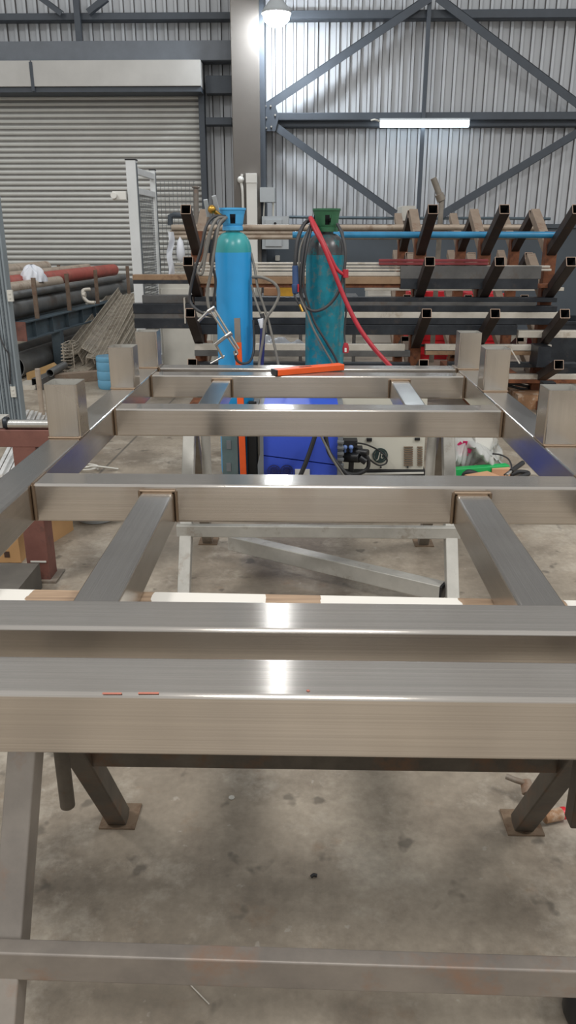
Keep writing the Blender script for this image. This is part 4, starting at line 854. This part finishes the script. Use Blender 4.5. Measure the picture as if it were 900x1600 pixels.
# pipes on the floor below the rack
for off, r, lab in ((.25, .13, 'large dark pipe on the floor under the pipe rack'), (.62, .12, 'second large pipe on the floor deeper under the pipe rack')):
    p0 = a-sd*off+dirp*.1+UP*r; b = MB(); b.cyl(p0, p0+dirp*3.6, r, seg=24, wall=.008); tag(b.build('steel_pipe', M['darkpipe']), lab, 'pipe')
# wire cable trays heaped beside the rack
def wire_tray(p0, p1, w, h, roll, label, step=.036):
    p0, p1 = Vector(p0), Vector(p1); d = (p1-p0); L = d.length; d.normalize(); s = d.cross(UP).normalized(); u = s.cross(d)
    s, u = s*math.cos(roll)+u*math.sin(roll), u*math.cos(roll)-s*math.sin(roll)
    b = MB(); r = .005; k = 0
    while k*step <= L:
        q = p0+d*(k*step)
        for A, B in ((q-s*w/2+u*h, q-s*w/2), (q-s*w/2, q+s*w/2), (q+s*w/2, q+s*w/2+u*h)): b.bar(A, B, 2*r, 2*r, .001, up=d, seg=1)
        k += 1
    for A in (-s*w/2+u*h, -s*w/2+u*h*.5, -s*w/2, -s*w/6, s*w/6, s*w/2, s*w/2+u*h*.5, s*w/2+u*h): b.bar(p0+A, p1+A, 2*r, 2*r, .001, seg=1)
    tag(b.build('wire_cable_tray', M['traywire']), label, 'cable tray', 'wire cable trays heaped by the pipe rack')
trs = [((112, 557), (183, 462), 8.7, 11.2, .14, .09, .4), ((126, 560), (190, 463), 8.6, 11.2, .14, .1, 1.9), ((136, 548), (197, 464), 8.6, 11.1, .14, .08, 2.6), ((146, 560), (203, 462), 8.5, 11.1, .16, .08, 3.0), ((156, 556), (208, 458), 8.5, 11.0, .16, .08, 3.3), ((168, 552), (210, 474), 8.5, 10.8, .14, .08, 3.6), ((182, 548), (212, 495), 8.5, 10.4, .14, .08, 3.8), ((118, 583), (165, 548), 8.3, 9.4, .2, .06, 3.1)]
labs = ['tray lying against the pipe rack beam', 'second tray from the pipe rack in the heap', 'third tray from the pipe rack in the heap', 'middle tray of the heap beside the pipe rack', 'tray right of the middle of the heap', 'third tray from the guard in the heap', 'tray closest to the machine guard', 'lowest tray at the front foot of the heap']
for (p, q, y0, y1, w_, h_, rl), lb in zip(trs, labs):
    A = P(p[0], p[1], y0); B = P(q[0], q[1], y1); A.z = max(A.z, .06)
    wire_tray(A, B, w_, h_, rl, 'galvanised wire '+lb)
for k in range(8):
    q = P(103, 540+5.3*k, 8.55); b = MB(); b.path([q+Vector((-.07, 0, 0)), q+Vector((.05, 0, 0)), q+Vector((.05, .25, .01)), q+Vector((-.07, .25, .01))], .006, 6, smooth=False); 
b = MB(); q0 = P(106, 538, 8.5)
for k in range(9):
    q = P(104, 538+5.1*k, 8.5); b.path([q+Vector((-.06, 0, 0)), q+Vector((.05, 0, 0)), q+Vector((.05, .3, 0)), q+Vector((-.06, .3, 0)), q+Vector((-.06, 0, 0))], .006, 6, smooth=False)
for dx in (-.06, .05):
    for dy in (0, .3): b.bar((q0.x+dx, 8.5+dy, 0), (q0.x+dx, 8.5+dy, q0.z), .012, .012, .002, up=(0, 1, 0))
tag(b.build('wire_basket', M['traywire']), 'upright wire basket of stacked loops beside the pipe rack leg', 'basket')
# water bottle
q = PZ(173, 606, 0); b = MB(); r = .125
b.lathe([(0, 0), (r*.9, .0), (r, .02), (r, .08), (r*.96, .09), (r, .1), (r, .17), (r*.96, .18), (r, .19), (r, .26), (r*.96, .27), (r, .28), (r, .315), (r*.95, .325), (0, .325)], (q.x, q.y, 0), seg=28)
tag(b.build('water_bottle', M['bottle']), 'blue water cooler bottle on the floor left of the frame post', 'bottle')
# floor offcuts
q = PZ(50, 600, 0); b = MB(); b.prism([(q.x-.12, q.y+.2, 0), (q.x+.12, q.y+.2, 0), (q.x+.22, q.y+.2, .12), (q.x+.16, q.y+.2, .18), (q.x-.05, q.y+.2, .1), (q.x-.12, q.y+.2, .08)], (0, .1, 0)); tag(b.build('timber_offcut', M['ochre']), 'bent yellowish timber offcut on the floor by the guard post', 'offcut')
p0 = PZ(58, 600, .06); b = MB(); b.bar(p0, p0+Vector((.05, .5, 0)), .11, .11, .005, .005, mi=1); tag(b.build('tube_offcut', [M['grey_bar'], M['inside']]), 'square tube offcut with open end near the yellowish timber', 'offcut')
p0 = PZ(84, 592, .05); b = MB(); b.bar(p0, p0+Vector((.45, .25, 0)), .1, .1, .004); tag(b.build('bar_offcut', M['stand_tan']), 'solid brownish block below the pipe rack leg', 'offcut')
p0 = PZ(78, 583, .14); b = MB(); b.cyl(p0, p0+Vector((.0, .5, 0)), .04, seg=18, wall=.006); b.cyl((p0.x, p0.y+.25, 0), (p0.x, p0.y+.25, .1), .03, seg=8); tag(b.build('pipe_offcut', M['darkpipe']), 'short round pipe offcut with open end beside the leg', 'offcut')
p0 = PZ(40, 606, .02); b = MB(); b.box(p0.x-.1, p0.x+.1, p0.y, p0.y+.3, 0, .045, .003); tag(b.build('plate_offcut', M['pale_bar']), 'pale plate offcut on the floor right of the guard post', 'offcut')
q = PZ(67, 655, 0); b = MB(); b.cyl((q.x, q.y, 0), (q.x, q.y, P(70, 576, q.y).z), .022, seg=12); b.cyl((q.x, q.y, 0), (q.x, q.y, .02), .06, seg=14); tag(b.build('floor_post', M['tan_pipe']), 'thin pale upright tube just left of the nearest left frame post', 'post')
# stainless strips on floor
for k in range(6):
    A, B = PZ(-8+8*k, 744, .03+.022*(k % 2)), PZ(44+6.5*k, 642+1.2*k, .03+.022*(k % 2)); b = MB(); b.bar(A, B, .026, .02, .003)
    tag(b.build('bright_strip', M['strip']), ('leftmost', 'second from left', 'third from left', 'third from right', 'second from right', 'rightmost')[k]+' of the bright strips on the floor under the red brown bench', 'steel strip', 'bright strips under the bench')
# red oxide bench
rb = thing('steel_bench', (-1.19, 3.18, 0), 'red brown primed steel bench frame at the left edge', 'bench')
b = MB(); b.bar((-2.3, 3.18, .665), (-1.02, 3.18, .665), .1, .075, .004); b.build('beam', M['redox'], rb)
b = MB(); b.bar((-1.19, 3.18, .012), (-1.19, 3.18, .628), .1, .1, .005, up=(0, 1, 0)); ps = b.build('leg', M['redox'], rb)
b = MB(); b.box(-1.25, -1.11, 3.11, 3.25, 0, .012, .002); b.bar((-1.22, 3.128, .1), (-1.15, 3.128, .1), .004, .008, .001, m=1); b.build('foot_plate', [M['mill'], M['offwhite']], ps)
b = MB(); b.bar((-2.2, 3.18, .012), (-2.2, 3.18, .628), .1, .1, .005, up=(0, 1, 0)); b.build('leg', M['redox'], rb)
rt_ = thing('stainless_tube', (P(40, 672, 3.15).x, 3.15, .703), 'polished round tube with a dark collar lying on the red brown bench', 'tube')
A, B = P(13, 663, 3.15), P(95, 663, 3.15); zz = .703+.02
b = MB(); b.cyl((A.x, 3.15, zz), (B.x, 3.15, zz), .02, seg=24); b.build('tube_body', M['ss_bright'], rt_)
b = MB(); b.cyl((A.x-.012, 3.15, zz), (A.x, 3.15, zz), .034 if False else .0205, seg=24); b.cyl((A.x-.016, 3.15, zz+.006), (A.x+.002, 3.15, zz+.006), .026, seg=24); b.build('collar', M['black_bar'], rt_)
A = P(0, 650, 3.2); B = P(11, 665, 3.2); b = MB(); b.box(A.x-.3, B.x, 3.15, 3.24, .7035, A.z, .004); tag(b.build('steel_block', M['mill_light']), 'grey steel block on the bench left of the polished tube', 'block')
# cartons under the bench
q = PZ(33, 880, 0); bx = thing('cardboard_box', (q.x-.2, q.y+.2, 0), 'tan cardboard box with printed symbols left of the red brown leg', 'box')
b = MB(); b.box(q.x-.5, q.x, q.y, q.y+.35, 0, .26, .004); b.build('carton_body', M['card'], bx)
b = MB(); x0 = q.x-.055; b.bar((x0-.02, q.y-.001, .045), (x0+.005, q.y-.001, .045), .003, .03, .0005); b.lathe([(.009, 0), (.009, .002), (0, .002)], (x0-.006, q.y, .085), (0, -1, 0), 12); b.lathe([(.024, 0), (.024, .002), (0, .002)], (x0-.075, q.y, .075), (0, -1, 0), 16, a0=0, a1=180); b.bar((x0-.075, q.y-.001, .025), (x0-.075, q.y-.001, .075), .004, .004, .0005, up=(0, 1, 0)); b.build('printed_symbols', M['card_dk'], bx)
q = PZ(80, 850, 0); q2 = PZ(115, 828, 0); b = MB(); w_ = Vector((-(q2-q).y, (q2-q).x, 0)).normalized(); n4 = [q, q2, q2+w_*.35, q+w_*.35]; b.prism(n4, (0, 0, .28)); tag(b.build('cardboard_box', M['card']), 'tan cardboard box just behind the red brown bench leg', 'box')
q = PZ(20, 905, 0); b = MB(); p0 = PZ(58, 884, .12); b.box(p0.x-.55, p0.x, 2.78, 3.07, 0, .12, .004); tag(b.build('steel_channel', M['concrete_dk']), 'low dark grey block on the floor before the red brown leg', 'block')
q = PZ(143, 822, 0); b = MB(); b.lathe([(.1, 0), (.11, .004), (.135, .06), (.145, .065), (.14, .07), (.125, .06), (.1, .01), (0, .01)], (q.x, q.y+.13, 0), seg=28); tag(b.build('round_basin', M['ebox']), 'pale round basin on the floor behind the third cross beam', 'basin')
b = MB(); q = PZ(137, 736, 0); b.path([q+Vector((.07*math.cos(t*.7), .05*math.sin(t*.7), .01+.002*t)) for t in range(18)]+[q+Vector((.2, .02, .01))], .006, 6); tag(b.build('wire_coil', M['offwhite']), 'small coil of pale wire on the floor inside the left rail', 'wire')
# right floor clutter beneath the rack
q = PZ(825, 640, 0); b = MB(); b.box(q.x-.1, q.x+.2, q.y, q.y+.4, 0, .13, .004); tag(b.build('timber_block', M['timber']), 'brown wooden block on the floor at the foot of the right rack', 'block')
q = PZ(806, 632, .0); b = MB()
for k in range(4): b.path([Vector((q.x+.17*math.cos(t*.5+k), q.y+.15+.12*math.sin(t*.5+k), .15+.014*k+.02*math.sin(t+k))) for t in range(14)], .012, 8)
tag(b.build('cable_coil', M['rubber']), 'loose coil of black cable by the wooden block', 'cable coil')
b = MB(); q = P(841, 600, 6.4); q0 = PZ(838, 645, 0); b.box(q.x-.05, q.x+.05, 6.1, 6.2, 0, P(841, 598, 6.1).z, .004); tag(b.build('black_upright', M['black_bar']), 'dark upright beside the wooden block, right of the frame post', 'post')
b = MB(); a_, c_ = P(798, 545, 6.45), P(812, 568, 6.4); b.bar(a_, c_, .016, .006, .001); tag(b.build('thin_strip', M['pale_bar']), 'thin pale strip slanting off the rack above the right frame post', 'steel strip')
b = MB(); a_, c_ = P(840, 541, 6.75), P(857, 573, 6.75); b.box(a_.x, c_.x, 6.72, 6.95, c_.z, a_.z, .004); tag(b.build('dark_panel', M['black_bar']), 'dark upright panel on the fourth level near the right stand', 'panel')
# ------------------------------------------------------------------ light
W = bpy.data.worlds.new('sky'); SC.world = W; W.use_nodes = True; bg_ = W.node_tree.nodes['Background']
bg_.inputs[0].default_value = lin((226, 226, 224)); bg_.inputs[1].default_value = .72
def area(loc, size, power, rot=(0, 0, 0), col=(1, .98, .95), sy=None):
    l = bpy.data.lights.new('unseen_overhead_light', 'AREA'); l.energy = power; l.size = size; l.shape = 'DISK'; l.color = col
    if sy: l.shape = 'RECTANGLE'; l.size_y = sy
    o = bpy.data.objects.new('unseen_overhead_light', l); COL.objects.link(o); o.location = loc; o.rotation_euler = rot
area((P(429, 30, 9.6).x, 9.6, 6.3), .08, 11)  # unseen lamp placed to put a highlight on the near beams
for X in (-6, 6): area((X, 0, 8.5), 1.2, 420, sy=3)  # unseen fill lights added high up, clear of the steel reflections
area((0, -3, 7), 2, 200)  # unseen fill light added behind the camera
vs_ = SC.view_settings; vs_.view_transform = 'Standard'; vs_.look = 'None'; vs_.exposure = .2; vs_.gamma = 1; vs_.use_curve_mapping = False
SC.cycles.use_denoising = True; SC.cycles.max_bounces = 6; SC.cycles.transparent_max_bounces = 8; SC.cycles.sample_clamp_indirect = 6; SC.cycles.caustics_reflective = False
